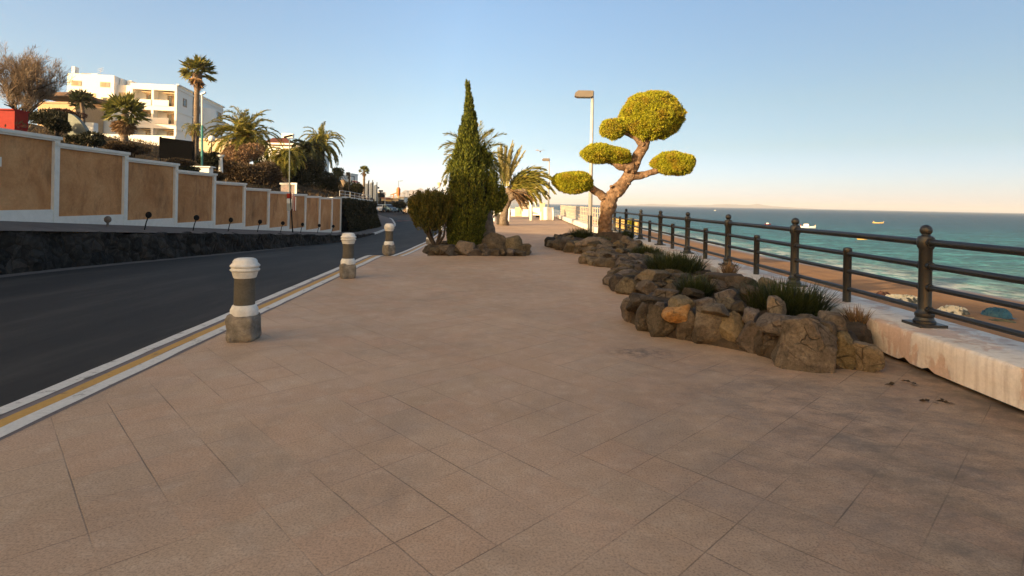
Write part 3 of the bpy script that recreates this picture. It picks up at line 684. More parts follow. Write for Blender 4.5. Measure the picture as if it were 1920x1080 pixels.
# ------------------------------------------------------------------ spiky grass clumps
def blades(c, rx, ry, n, L, g, lean=.5, w=.012, seg=4):
    a = g.random(n)*6.283; q = np.sqrt(g.random(n))
    b = np.stack([c[0]+rx*q*np.cos(a), c[1]+ry*q*np.sin(a), c[2]-.02+0*a], -1)
    aa = a+.9*g.normal(size=n); tilt = lean*q*(.6+.7*g.random(n))+.06; ln = L*(.55+.5*g.random(n)); droop = .25+.6*g.random(n)
    out = np.stack([np.cos(aa), np.sin(aa), 0*aa], -1); side = np.stack([-np.sin(aa), np.cos(aa), 0*aa], -1)
    V = []
    for k in range(seg+1):
        t = k/seg; h = ln*t; ang = tilt*(1+droop*t*1.2)
        p = b+out*(h*np.sin(ang))[:, None]+np.array([0, 0, 1.0])*(h*np.cos(ang))[:, None]
        ww = w*(1-t)**.7+.0008
        V += [p-side*ww/2, p+side*ww/2]
    V = np.stack(V, 1); m = 2*(seg+1); base = (np.arange(n)*m)[:, None]
    F = np.concatenate([base+np.array([2*k, 2*k+1, 2*k+3, 2*k+2]) for k in range(seg)], 0)
    return V.reshape(-1, 3), F
M_blade = leaf_mat('rush_blades', [(.018, .028, .008), (.032, .045, .012), (.05, .06, .018), (.045, .055, .018)], .2, .5)
M_dry = leaf_mat('dry_blades', [(.18, .11, .055), (.26, .17, .09), (.12, .075, .04)], .2, .7)
def tuft(lab, c, rx, ry, n, L, seed, m=None, dry=0, w=.012):
    g = np.random.default_rng(seed)
    if dry:
        t = thing('grass_clump', lab, 'plant', c); v, f = blades(c, rx, ry, n, L, g, w=w); mesh_obj('blades', v, f, m or M_blade, t)
        v, f = blades((c[0], c[1], c[2]), rx*1.1, ry*1.1, dry, L*.4, g, 1.5, w=w); mesh_obj('dead_blades', v, f, M_dry, t); return t
    v, f = blades(c, rx, ry, n, L, g, w=w); return tag(mesh_obj('grass_clump', v, f, m or M_blade, None, c), lab, 'plant')
def tufts():
    tuft('largest spiky green rush clump, in the nearest rock bed against the sea wall', (3.12, 6.55, .30), .42, .42, 1400, .42, 1, dry=200, w=.014)
    tuft('small rush clump between boulders in the middle of the nearest rock bed', (2.35, 7.45, .32), .20, .2, 500, .36, 2, dry=60)
    tuft('wide rush clump on the second rock bed', (2.95, 10.6, .30), .5, .55, 1200, .40, 3, dry=100, w=.015)
    tuft('low rush clump beside the wall on the small third rock bed', (3.2, 14.2, .22), .38, .35, 700, .34, 4, dry=60, w=.017)
    tuft('low rush clump left of the topiary trunk', (2.1, 19.3, .34), .34, .4, 600, .42, 5, w=.02)
    tuft('low rush clump right of the topiary trunk by the wall', (3.45, 18.4, .36), .25, .3, 500, .42, 6, w=.02)
    tuft('thin fresh grass in front of the topiary trunk', (2.45, 17.0, .40), .3, .15, 220, .2, 7, w=.014)
    tuft('dry brown grass tuft by the sea wall behind the nearest rock bed', (3.45, 9.15, .42), .1, .12, 160, .26, 8, M_dry)
    tuft('dry brown stalks at the right end of the nearest rock bed', (3.62, 6.0, .30), .08, .12, 140, .22, 9, M_dry)
tufts()

# ------------------------------------------------------------------ topiary tree
M_top = leaf_mat('topiary_needles', [(.20, .20, .011), (.28, .275, .014), (.345, .335, .018), (.42, .39, .026)], .2, .6, (2.6, (.31, .215, .018)))
M_topin = rough_mat('dark_core', (.05, .036, .012), (.08, .065, .018), 12, .9, .8, 30, .03)
def pad(parent, lobes, n, seed, name='foliage_pad'):
    """clipped foliage: lobes = list of (centre, radii)"""
    g = np.random.default_rng(seed); VV = []; cen = []; fac = []; off = 0
    tot = sum(r[0]*r[1]+r[0]*r[2] for _, r in lobes)
    for c, r in lobes:
        c = np.array(c); r = np.array(r); k = int(n*(r[0]*r[1]+r[0]*r[2])/tot)
        d = unit(g.normal(size=(k, 3))); lump = 1+.10*fbm(d*2.0+seed, seed)+.06*np.abs(vnoise(d*8+seed, seed+2))
        crack = vnoise(d*np.array([16, 16, 7])+seed, seed+4); lump = lump-.10*np.clip(-crack-.15, 0, .5)*2.4
        p = c+d*r*lump[:, None]
        ins = np.zeros(k, bool)
        for c2, r2 in lobes:
            if c2 is not c: ins |= ((((p-np.array(c2))/np.array(r2))**2).sum(1) < .8)
        ins[:] = False if len(lobes) == 1 else ins
        p, dd = p[~ins], d[~ins]
        nr = unit(dd/r*r.mean())
        D = .55*nr+.8*g.normal(size=nr.shape)+np.array([0, 0, .15])
        VV.append(leaves(p-nr*.04, D, .04+.045*g.random(len(p)), .018+.013*g.random(len(p)), g))
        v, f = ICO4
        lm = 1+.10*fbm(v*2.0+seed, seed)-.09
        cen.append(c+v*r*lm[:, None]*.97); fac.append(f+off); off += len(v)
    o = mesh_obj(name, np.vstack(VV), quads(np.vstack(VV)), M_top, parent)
    mesh_obj('dark_core', np.vstack(cen), np.vstack(fac), M_topin, o, smooth=True)  # dark solid core gives the shade inside the foliage and stops see-through
def topiary():
    D = 18.8
    base = P(1141, 452, D); base[2] = .25
    t = thing('topiary_tree', 'cloud pruned conifer with five clipped yellow green pads and a leaning pale trunk', 'tree', base)
    def Q(px, py, dy=0.0): return P(px, py, D+dy)
    k = D/FPX
    mb = MB()
    def limb(pts, seg=18, seed=1, rough=.16):
        pp = np.array([Q(*p[:2], p[3] if len(p) > 3 else 0) for p in pts]); rr = np.array([p[2]*k*.88 for p in pts])
        s = np.linspace(0, len(pp)-1, (len(pp)-1)*9+1); i = np.arange(len(pp))
        # smooth with catmull-like interpolation
        def cr(a):
            out = []
            for x in s:
                j = min(int(x), len(a)-2); u = x-j; p0, p1, p2, p3 = a[max(j-1, 0)], a[j], a[j+1], a[min(j+2, len(a)-1)]
                out.append(.5*((2*p1)+(-p0+p2)*u+(2*p0-5*p1+4*p2-p3)*u*u+(-p0+3*p1-3*p2+p3)*u**3))
            return np.array(out)
        mb.tube(cr(pp), cr(rr), seg+12, 0, True, rough*1.15, seed)
    limb([(1141, 470, 27), (1140, 452, 20), (1135, 428, 16), (1137, 405, 14), (1141, 385, 15), (1142, 371, 14)], 22, 1)
    limb([(1140, 380, 12), (1152, 363, 13.5), (1168, 346, 13, .05), (1181, 326, 13, .1), (1189, 306, 12, .1), (1200, 286, 11.5, .1), (1208, 270, 10, .1), (1213, 250, 7, .1)], 20, 2)
    limb([(1143, 378, 11), (1128, 366, 9.5, -.05), (1115, 358, 8, -.1), (1100, 347, 6, -.1), (1085, 342, 4, -.1)], 14, 3)
    limb([(1184, 330, 9), (1203, 329, 8, .05), (1220, 324, 7, .0), (1238, 317, 6, 0), (1255, 310, 4, 0)], 14, 4)
    limb([(1186, 312, 10), (1172, 313, 9, -.05), (1157, 309, 8, -.1), (1142, 296, 5, -.1)], 14, 5)
    limb([(1205, 272, 8), (1190, 258, 6, -.05), (1168, 248, 4, -.1)], 12, 6)
    gg = np.random.default_rng(4)
    for (a, b) in ((1160, 367), (1176, 345), (1196, 305), (1206, 288), (1148, 350), (1190, 322), (1130, 372), (1172, 320), (1212, 330)):   # pruning knots
        p = Q(a+gg.normal()*2, b, -.18); v, f = rock_mesh(int(gg.integers(9999)), 3); mb.add(p+v*np.array([.07, .09, .06]), f.tolist())
    build(mb, 'trunk', M_bark, t, smooth=True)
    def lobe(px, py, hw, hh, dy=0.0, dep=None): return (Q(px, py, dy), np.array([hw*k, (dep or hw*.95)*k, hh*k]))
    pad(t, [lobe(1224, 215, 55, 43), lobe(1205, 224, 44, 36), lobe(1243, 226, 37, 32), lobe(1150, 242, 25, 20, -.15)], 80000, 11)
    pad(t, [lobe(1124, 288, 35, 19, -.1), lobe(1150, 291, 31, 16, -.05), lobe(1160, 300, 22, 11, 0)], 32000, 12)
    pad(t, [lobe(1263, 307, 40, 23)], 27000, 13)
    pad(t, [lobe(1075, 342, 38, 21.5, -.1)], 27000, 14)
topiary()

# ------------------------------------------------------------------ cypress and shrub
M_cyp = leaf_mat('cypress_sprays', big=(9.0, (.03, .036, .008)), trans=.15, rough=.6, cols=[(.036, .050, .009), (.068, .088, .012), (.125, .140, .016), (.21, .205, .022)])
M_shr = leaf_mat('juniper_sprays', [(.034, .040, .007), (.062, .066, .010), (.10, .09, .014), (.15, .105, .018)], .2, .6)
def plume_set(specs, g, n_per, L, W, spread=.45):
    """upright flame-like sprays; specs: rows of (x,y,z,len,rad, dirx,diry)"""
    out = []
    for (x, y, z, ln, rd, dx, dy) in specs:
        k = n_per; t = g.random(k); a = g.random(k)*6.283
        r = rd*np.sin(math.pi*np.clip(t*.86+.12, 0, 1))**.8*np.sqrt(.45+.55*g.random(k))
        ax = np.array([dx, dy, 1.0]); ax /= np.linalg.norm(ax)
        p = np.array([x, y, z])+ax*(t*ln)[:, None]+np.stack([r*np.cos(a), r*np.sin(a), 0*a], -1)
        D = ax+spread*np.stack([np.cos(a), np.sin(a), 0*a], -1)+.25*g.normal(size=(k, 3))
        out.append(leaves(p, D, L*(.6+.8*g.random(k)), W*(.7+.6*g.random(k)), g))
    return np.vstack(out)
def cypress():
    D = 16.6; k = D/FPX; g = np.random.default_rng(5)
    c0 = P(882, 470, D)
    t = thing('cypress_tree', 'tall pointed dark green cypress in the rock bed', 'tree', (c0[0], D, .1))
    build(MB().tube([(c0[0], D, .0), (c0[0], D, 1.5), (c0[0]-.05, D, 4.6)], [.13, .1, .02], 10, rough=.1), 'trunk', M_dbark, t, smooth=True)
    prof = [(157, 876, .5), (172, 878, 2.2), (185, 879, 5), (205, 880, 9), (230, 880, 14), (255, 878, 20), (280, 877, 27), (298, 876, 34), (312, 880, 36), (335, 880, 37), (360, 884, 44), (385, 882, 43), (405, 876, 37), (425, 873, 33), (458, 872, 30), (474, 872, 26)]
    py = np.array([p[0] for p in prof]); cx = np.array([p[1] for p in prof]); hw = np.array([p[2] for p in prof])
    hw = hw*np.interp(py, [157, 330, 360, 474], [.74, .80, .92, .95]); specs = []
    for i in range(1150):
        y = 157+(474-157)*(g.random()**.72); w_ = np.interp(y, py, hw)
        a = g.random()*6.283; rr = max(0, w_*k-.03)*(.84+.16*g.random())
        lump = 1+.10*float(vnoise(np.array([a*1.6, y*.03, 1.0]), 5))
        c = P(np.interp(y, py, cx), y, D); ln = (.16+.16*g.random())*(1 if y > 215 else .75) if y < 300 else .24+.28*g.random()
        specs.append((c[0]+rr*lump*math.cos(a), D+rr*lump*math.sin(a), c[2]-ln*.55, ln, min(.05, .018+w_*k*.12)+.03*g.random()*min(1, w_/15), .22*math.cos(a), .22*math.sin(a)))
    # side clumps
    for (px, y, hwid, hh, dy, nn) in ((932, 372, 15, 24, -.1, 60), (928, 378, 17, 24, .1, 60), (853, 322, 10, 18, 0, 26), (912, 296, 9, 17, .2, 30), (920, 340, 9, 14, .0, 24), (850, 395, 12, 40, -.1, 50), (892, 420, 9, 32, -.2, 30)):
        c = P(px, y, D+dy)
        for i in range(nn):
            d = unit(g.normal(size=3)); q = .6+.4*g.random(); ln = .22+.2*g.random()
            specs.append((c[0]+d[0]*hwid*k*q, c[1]+d[1]*hwid*k*q, c[2]+d[2]*hh*k*q-ln*.5, ln, .05+.035*g.random(), .3*d[0], .3*d[1]))
    v = plume_set(specs, g, 80, .075, .024, .24)
    tipc = P(874, 156, D); v2 = plume_set([(tipc[0]+.03, D, tipc[2]-.25, .28, .025, -.15, 0)], g, 90, .07, .02)
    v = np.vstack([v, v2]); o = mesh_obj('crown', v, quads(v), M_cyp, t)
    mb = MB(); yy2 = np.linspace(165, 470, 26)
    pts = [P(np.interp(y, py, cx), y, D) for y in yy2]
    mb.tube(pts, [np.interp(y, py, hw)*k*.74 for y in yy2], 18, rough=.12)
    build(mb, 'dark_core', rough_mat('cypress_inside', (.012, .014, .005), (.02, .022, .008), 9, .9), o, smooth=True)  # near black solid core stands in for the shade inside the crown
def shrub():
    D = 16.2; k = D/FPX; g = np.random.default_rng(6); b = P(817, 468, D); b[2] = .05
    t = thing('shrub', 'flat topped multi stemmed juniper shrub left of the cypress', 'shrub', b)
    mb = MB()
    for (px, py, r0_) in ((786, 400, 3), (798, 395, 3.4), (808, 398, 3), (818, 395, 3.6), (828, 400, 3.2), (838, 405, 2.8), (803, 415, 2.4)):
        e = P(px, py, D+g.normal()*.2); m = (b+e)/2+np.array([g.normal()*.05-(.06 if px < 815 else -.06), g.normal()*.05, -.08])
        mb.tube([b+np.array([g.normal()*.04, g.normal()*.04, -.05]), b*.7+m*.3+np.array([0, 0, .06]), m, e], [r0_*k*1.3, r0_*k, r0_*k*.75, r0_*k*.35], 8, rough=.12)
    build(mb, 'stems', M_dbark, t, smooth=True)
    specs = []
    for i in range(430):
        px = 772+72*g.random(); u = (px-808)/37; top = 362+10*abs(u)**2+5*math.sin(px*.5); bot = 428-28*abs(u)**1.6
        y = top+(bot-top)*g.random()**1.3+6; dd = (g.random()*2-1)*.62*math.sqrt(max(0.05, 1-u*u)); ln = .2+.2*g.random()
        c = P(px, y, D+dd); specs.append((c[0], c[1], c[2]-ln*.5, ln, .055+.03*g.random(), .25*u+.1*g.normal(), .15*dd))
    v = plume_set(specs, g, 60, .075, .024); mesh_obj('crown', v, quads(v), M_shr, t)
cypress(); shrub()
# ------------------------------------------------------------------ left side: terrace wall and stepped garden wall
def retaining():
    t = thing('retaining_wall', 'low dark lava stone retaining wall along the far side of the road', 'wall', (-10.6, 15, -.3))
    ya = np.arange(-12, 41.5, .16); n = len(ya); top = rettop(ya); bot = road_z(ya)-.15; keep = top-bot > .0
    rows = []
    for k, f in enumerate(np.linspace(0, 1, 9)):
        z = bot+(top-bot)*f; q = np.stack([ya*1.3, z*1.8, 0*ya], -1)
        x = Xl(ya)-.05*f+.10*fbm(q*1.6, 41, 3)*(.3+.7*(f > 0)); rows.append(np.stack([x, ya, z+(.07*fbm(q*2, 43)*(f == 1))], -1))
    rows.append(np.stack([Xl(ya)-.3, ya, top+.05*fbm(np.stack([ya*2, 0*ya, 0*ya+5], -1), 44)], -1)); rows.append(np.stack([Xl(ya)-.36, ya, bot], -1))
    build(MB().grid(np.stack(rows, 1)), 'wall', M_lava, t, smooth=True)
retaining()
PD, PC, PA = 2.7, 4.28, -.046
def wall_y(n): return PD*(5.26+n)
tops = [3.0, 2.84, 2.68, 2.46, 2.16, 1.96, 1.86, 1.78, 1.69, 1.62, 1.65]
def garden_wall():
    t = thing('garden_wall', 'stepped ochre rendered wall with white posts, caps and plinth climbing beside the road', 'wall', (-12.8, 28, 0))
    dx, dy = unit(np.array([PA, 1.0])); nx, ny = dy, -dx              # along the wall, and outwards to the road
    ang = math.atan2(dy, dx)
    def pt(y, off): return np.array([PA*y-PC*PD+off*nx, y+off*ny])
    g = np.random.default_rng(3)
    for i in range(-2, 11):
        n0, n1 = i-1, i
        ya, yb = wall_y(n0), wall_y(n1)
        if i == 10: yb = wall_y(9)+PD*.82
        tp = tops[max(i, 0)] + (.12*-i if i < 0 else 0)
        c = pt((ya+yb)/2, -.12); ln = (yb-ya)/dy; bt = float(panelbase(ya))+.03
        p = build(MB().box((c[0], c[1], (bt-.6+tp-.12)/2), (ln-.02, .22, tp-.12-bt+.6), ang), 'panel', M_brown, t)
        c2 = pt((ya+yb)/2, -.07); zb = float(wallbase(yb))-.5
        build(MB().box((c2[0], c2[1], (zb+bt)/2), (ln-.16, .26, bt-zb), ang), 'plinth', M_white, t)
        e = .10 if i < 10 else 0
        c3 = pt((ya+yb)/2+e/2, -.10); mb = MB(); mb.box((c3[0], c3[1], tp-.04), (ln+e+.06, .40, .08), ang); mb.box((c3[0], c3[1], tp-.105), (ln+e, .33, .05), ang)
        build(mb, 'cap', M_white, t)
        c4 = pt(yb, -.08); build(MB().box((c4[0], c4[1], (zb-.2+tp-.13)/2), (.17, .30, tp-.13-zb+.2), ang), 'pilaster', M_white, t)
    pl = P(-6, 301, wall_y(-.75)); q = pt(wall_y(-.72), .01)
    tag(build(MB().box((q[0], q[1], pl[2]), (.75, .03, .22), ang), 'plaque', M_white, None, (q[0], q[1], pl[2])), 'blank white plate fixed to the ochre wall at the left edge', 'plate')
    # floodlights on stalks in front of the wall
    first = None
    px = [(264, 430), (357, 434), (424, 436.5), (480, 437.5), (524, 438), (562, 439), (594, 439.5), (621, 440)]
    labs = ['black floodlight on a bent stalk before the third ochre panel', 'black floodlight before the fourth ochre panel', 'black floodlight before the fifth ochre panel', 'black floodlight before the sixth ochre panel',
            'black floodlight just left of the striped red and white sign', 'black floodlight just right of the striped sign', 'second black floodlight right of the striped sign', 'last black floodlight before the ivy wall']
    for k, (a, b) in enumerate(px):
        tt = (a-978)/FPX; y = (-PC*PD+1.05)/(tt-PA); x = tt*y; z = float(pathz(np.array(x), np.array(y)))
        if first is None:
            o = thing('floodlight', labs[0], 'floodlight', (0, 0, 0), 'small floodlights along the ochre wall')
            build(MB().tube([(0, 0, -.03), (0, 0, .02), (.03, .02, .22), (.07, .03, .36)], .017, 6), 'stalk', M_dark, o)
            v, f = ICO3; v = v*np.array([.092, .062, .10]); mesh_obj('head', v+np.array([.09, .03, .45]), f, M_dark, o, smooth=True)
            first = o
        else: o = copy_tree(first); o['label'] = labs[k]
        s = 1.0; o.location = (x, y, z); o.rotation_euler = (0, 0, .3*math.sin(k*2.1))
    x, y = pt(wall_y(.45), .55)
    o = thing('floodlight', 'pale frosted floodlight before the second ochre panel', 'floodlight', (x, y, float(pathz(np.array(x), np.array(y)))))
    b = ORG[o.name]; build(MB().tube([b, b+np.array([0, 0, .12])], .03, 6), 'stalk', M_pathm, o)
    v, f = ICO3; mesh_obj('head', v*np.array([.10, .07, .10])+b+np.array([0, 0, .2]), f, M_pathm, o, smooth=True)
garden_wall()
M_ivy = leaf_mat('ivy_leaves', [(.014, .018, .007), (.028, .032, .012), (.05, .042, .02), (.075, .055, .032)], .15, .6)
def ivy_wall():
    y0 = wall_y(9)+PD*.86; y1 = 52.0
    t = thing('ivy_wall', 'curved wall with a white coping, its face covered in dark ivy, after the last ochre panel', 'wall', (-13.5, 46, -1))
    ya = np.linspace(y0, y1, 24); top = 1.62-.22*ss((ya-y0)/10)
    f = lambda o, z: np.stack([Xw(ya)+.0+o, ya, z+0*ya], -1)
    build(MB().grid(np.stack([f(.0, -1.3), f(.0, top), f(-.3, top), f(-.3, -1.3)], 1)), 'wall', M_lava, t)
    build(MB().grid(np.stack([f(.08, top), f(.08, top+.12), f(-.36, top+.12), f(-.36, top)], 1)), 'coping', M_white, t)
    mb = MB(); 
    for y_, z_ in zip(ya[::3], top[::3]): mb.tube([(Xw(y_)-.1, y_, z_+.1), (Xw(y_)-.1, y_, z_+.55)], .02, 5)
    for h in (.3, .54): mb.tube([(Xw(y_)-.1, y_, z_+h) for y_, z_ in zip(ya, top)], .02, 5)
    build(mb, 'handrail', M_galv, t)
    # return wall at the corner
    c = np.array([float(Xw(y1)), y1]); build(MB().box((c[0]-3.0, y1+.1, .1), (6, .3, 2.75), .0), 'return_wall', M_lava, t)
    g = np.random.default_rng(12); n = 15000; y = y0+.1+(y1-y0+.3)*g.random(n); h = g.random(n); tz = 1.62-.22*ss((y-y0)/10)
    z = -1.0+(tz+.98)*h; x = Xw(y)+.06+.34*np.abs(fbm(np.stack([y*.6, z*.9, 0*y], -1), 7))+.55*(1-h)**2+.1*g.random(n)
    m = z < tz+.03
    v = leaves(np.stack([x, y, z], -1)[m], np.stack([.7+0*x, g.normal(size=n)*.8, -.4+.8*g.normal(size=n)], -1)[m], .10+.1*g.random(m.sum()), .09, g)
    mesh_obj('ivy', v, quads(v), M_ivy, t)
ivy_wall()

# ------------------------------------------------------------------ signs in front of the wall
def signs():
    y = 28.6; a = P(549, 437, y); b = P(543.5, 364, y)
    x, z0 = a[0], float(pathz(np.array(a[0]), np.array(y)))
    t = thing('sign_post', 'thin black post carrying a red and white banner and a small pale notice', 'sign', (x, y, z0))
    e = P(544, 360, y); build(MB().tube([(x, y, z0-.05), (e[0], y, e[2])], .035, 8), 'post', M_dark, t)
    def quad(x0, y0, x1, y1, dy=0): p = P(x0, y0, y+dy); q = P(x1, y1, y+dy); return (p+q)/2, (abs(q[0]-p[0]), .03, abs(q[2]-p[2]))
    c, d = quad(538, 363, 547, 372); build(MB().box(c, d), 'red_board', M_red, t)
    c, d = quad(538, 373, 547, 381); build(MB().box(c, d), 'white_board', M_bwhite, t)
    c, d = quad(538, 381.5, 547, 395); build(MB().box(c, d), 'notice', plain('pale_notice', (.45, .45, .40), .6), t)
    mb = MB()
    for k in range(5):
        p = P(547.8+1.5*k, 363+1.5*k, y-.08); q = P(548.6+1.5*k, 396-1.2*abs(k-3), y-.08)
        mb.box((p+q)/2, (.050, .02+.03*(k % 2), p[2]-q[2]), mi=k % 2)
    build(mb, 'banner', [M_bwhite, M_red], t)
    # framed board above the wall
    y = 37; c = P(543, 355, y)
    t = thing('notice_board', 'white framed board with blurry pictures standing just behind the ochre wall', 'board', (c[0]-1.2, y, 1.5))
    p, q = P(527, 344, y), P(555, 364, y); c = (p+q)/2; W, H = q[0]-p[0], p[2]-q[2]
    build(MB().box(c, (W, .05, H)), 'board', rough_mat('faded_pictures', (.05, .045, .04), (.28, .20, .18), 3.2, .6, .05, 5, c3=(.12, .15, .14)), t)
    mb = MB(); mb.box((c[0], y-.03, p[2]), (W+.14, .08, .12)); mb.box((q[0], y-.03, c[2]), (.12, .075, H)); build(mb, 'frame', M_bwhite, t)
    mb = MB(); mb.tube([(c[0]-.6, y, c[2]-H/2), (c[0]-.6, y, .5)], .05, 6); mb.tube([(c[0]+.6, y, c[2]-H/2), (c[0]+.6, y, .5)], .05, 6); build(mb, 'legs', M_dark, t)
signs()

# ------------------------------------------------------------------ palms
M_pinn = leaf_mat('date_palm_leaflets', [(.07, .08, .014), (.16, .16, .025), (.26, .23, .04), (.36, .28, .07)], .3, .5)
M_pinnd = leaf_mat('dark_palm_leaflets', [(.02, .028, .012), (.04, .048, .018), (.06, .065, .025)], .2, .5)
M_fan = leaf_mat('fan_palm_leaves', [(.055, .068, .015), (.12, .125, .024), (.21, .185, .04)], .25, .5)
M_skirt = leaf_mat('dead_palm_leaves', [(.13, .075, .035), (.21, .125, .06), (.29, .18, .09)], .2, .7)
M_orange = leaf_mat('orange_fruit_stalks', [(.35, .13, .02), (.45, .20, .035), (.30, .15, .03)], .2, .6)
M_sunlit = leaf_mat('pale_sunlit_leaflets', [(.30, .27, .10), (.42, .37, .15), (.50, .43, .20)], .3, .5)  # palm leaflets made pale: sunlight put into the colour
def frond(c, az, el, L, droop, g, nl=34, ll=.45, w=.03, bias=(0, 0, 0), vee=.5, curl=0.0):
    """a pinnate frond as leaflets plus a thin rachis"""
    d = np.array([math.cos(az)*math.cos(el), math.sin(az)*math.cos(el), math.sin(el)]); pts = [np.array(c, float)]; n = 10; b = np.array(bias)
    for k in range(n):
        d = unit(d+np.array([0, 0, -droop/n*(1+k*.22)])+b/n); pts.append(pts[-1]+d*L/n)
    pts = np.array(pts); s = np.linspace(.10, 1, nl); idx = s*n; i = np.minimum(idx.astype(int), n-1); u = (idx-i)[:, None]
    p = pts[i]*(1-u)+pts[i+1]*u; tg = unit(pts[i+1]-pts[i]); side = unit(np.cross(tg, np.array([0, 0, 1.0])+1e-3)); nm = np.cross(side, tg)
    out = []
    for sgn in (-1, 1):
        D = tg*(.55+.5*s[:, None])+sgn*side*(.95-.45*s[:, None])+nm*vee*(.5+.3*g.normal(size=(nl, 1)))+.10*g.normal(size=(nl, 3))+b*.35+np.array([0, 0, -.25])
        l = ll*(np.sin(np.pi*np.clip(s*.8+.16, 0, 1))**.7)*(.85+.3*g.random(nl))
        out.append(leaves(p, D, l, w, g))
    a, bq = pts[:-1], pts[1:]; sd = unit(np.cross(bq-a, np.array([.1, .2, 1.0])))
    th = (w*.75*np.linspace(1.4, .35, n))[:, None]
    out.append(np.stack([a-sd*th, bq-sd*th*.85, bq+sd*th*.85, a+sd*th], 1).reshape(-1, 3))
    return np.vstack(out)
def fan_leaf(c, d, pet, rad, g, nseg=13):
    d = unit(d); tip = np.array(c)+d*pet; side = unit(np.cross(d, unit(g.normal(size=3)+np.array([0, 0, 2.0])))); out = []
    a = np.linspace(-1.35, 1.35, nseg); D = d*np.cos(a)[:, None]+side*np.sin(a)[:, None]+.10*g.normal(size=(nseg, 3))+np.array([0, 0, -.22])
    out.append(leaves(np.repeat(tip[None], nseg, 0), D, rad*(.8+.25*g.random(nseg)), rad*.20, g))
    q = np.cross(d, side)*.015+side*.012; out.append(np.array([np.array(c)-q, tip-q, tip+q, np.array(c)+q])); return np.vstack(out)
def palm_trunk(t, base, top, r0_, r1, seed, mat_=None, bulge=0, lean=None):
    pts = [np.array(base)+(np.array(top)-np.array(base))*f+np.array([lean or 0, 0, 0])*math.sin(f*math.pi) for f in np.linspace(0, 1, 26)]
    rad = [(r0_+(r1-r0_)*f**.6)*(1+.05*math.sin(k*2.4))+bulge*max(0, (f-.78)/.22)*math.sin(max(0, min(1, (f-.78)/.2))*2.2) for k, f in enumerate(np.linspace(0, 1, 26))]
    build(MB().tube(pts, rad, 14, 0, True, .09, seed), 'trunk', mat_ or M_pbark, t, smooth=True)
def date_palm(lab, c, base, L, nf, seed, el=(-.9, 1.35), droop=1.0, r=.25, m=None, fruit=0, bias=(0, 0, 0), group='date palms', ll=.5, skirt=0, w=.035, nl=34, lean=None, azr=None, cat='palm tree'):
    g = np.random.default_rng(seed); t = thing('date_palm', lab, cat, base, group)
    palm_trunk(t, base, (c[0], c[1], c[2]-.05), r*1.15, r, seed, lean=lean)
    V = []
    for k in range(nf):
        f = (k+.5)/nf; e = el[0]+(el[1]-el[0])*f**.85+.12*g.normal(); az = k*2.39996+.3*g.normal() if azr is None else azr[0]+(azr[1]-azr[0])*g.random()
        V.append(frond(np.array(c)+.06*g.normal(size=3), az, e, L*(.85+.25*g.random())*(1-.12*f), droop*(.7+.5*g.random()), g, nl, ll, w, bias))
    v = np.vstack(V); mesh_obj('crown', v, quads(v), m or M_pinn, t)
    if fruit:
        V = []
        for k in range(fruit):
            az = g.random()*6.283; e = .1+.6*g.random(); V.append(frond(np.array(c)+np.array([0, 0, .1]), az, e, L*.32, 2.2, g, 22, .22, .035))
        v = np.vstack(V); mesh_obj('fruit_stalks', v, quads(v), M_orange, t)
    if skirt:
        V = []
        for k in range(skirt):
            az = g.random()*6.283; V.append(frond(np.array(c)+np.array([0, 0, -.25]), az, -.75-.6*g.random(), L*.5, .5, g, 22, .3, .035))
        v = np.vstack(V); mesh_obj('dead_fronds', v, quads(v), M_skirt, t)
    return t
def fan_palm(lab, c, base, rad, nl, seed, r=.22, el=(-.7, 1.4), skirt=0, bulge=0, m=None, group='fan palms', lean=None):
    g = np.random.default_rng(seed); t = thing('fan_palm', lab, 'palm tree', base, group)
    palm_trunk(t, base, c, r*1.2, r, seed, bulge=bulge, lean=lean)
    V = []
    for k in range(nl):
        f = (k+.5)/nl; e = el[0]+(el[1]-el[0])*f**.8+.1*g.normal(); az = k*2.39996+.3*g.normal()
        V.append(fan_leaf(c, np.array([math.cos(az)*math.cos(e), math.sin(az)*math.cos(e), math.sin(e)]), rad*(.45+.2*g.random()), rad*(.5+.15*g.random()), g))
    v = np.vstack(V); mesh_obj('crown', v, quads(v), m or M_fan, t)
    if skirt:
        V = []
        for k in range(skirt):
            az = g.random()*6.283; e = -.8-.6*g.random(); V.append(fan_leaf(np.array(c)+np.array([0, 0, -.1-.35*rad*g.random()]), np.array([math.cos(az)*math.cos(e), math.sin(az)*math.cos(e), math.sin(e)]), rad*.3, rad*.5, g))
        v = np.vstack(V); mesh_obj('dead_leaves', v, quads(v), M_skirt, t)
    return t
def ground_at(p): return (p[0], p[1], float(hill_z(np.array(p[0]), np.array(p[1])))-.2)
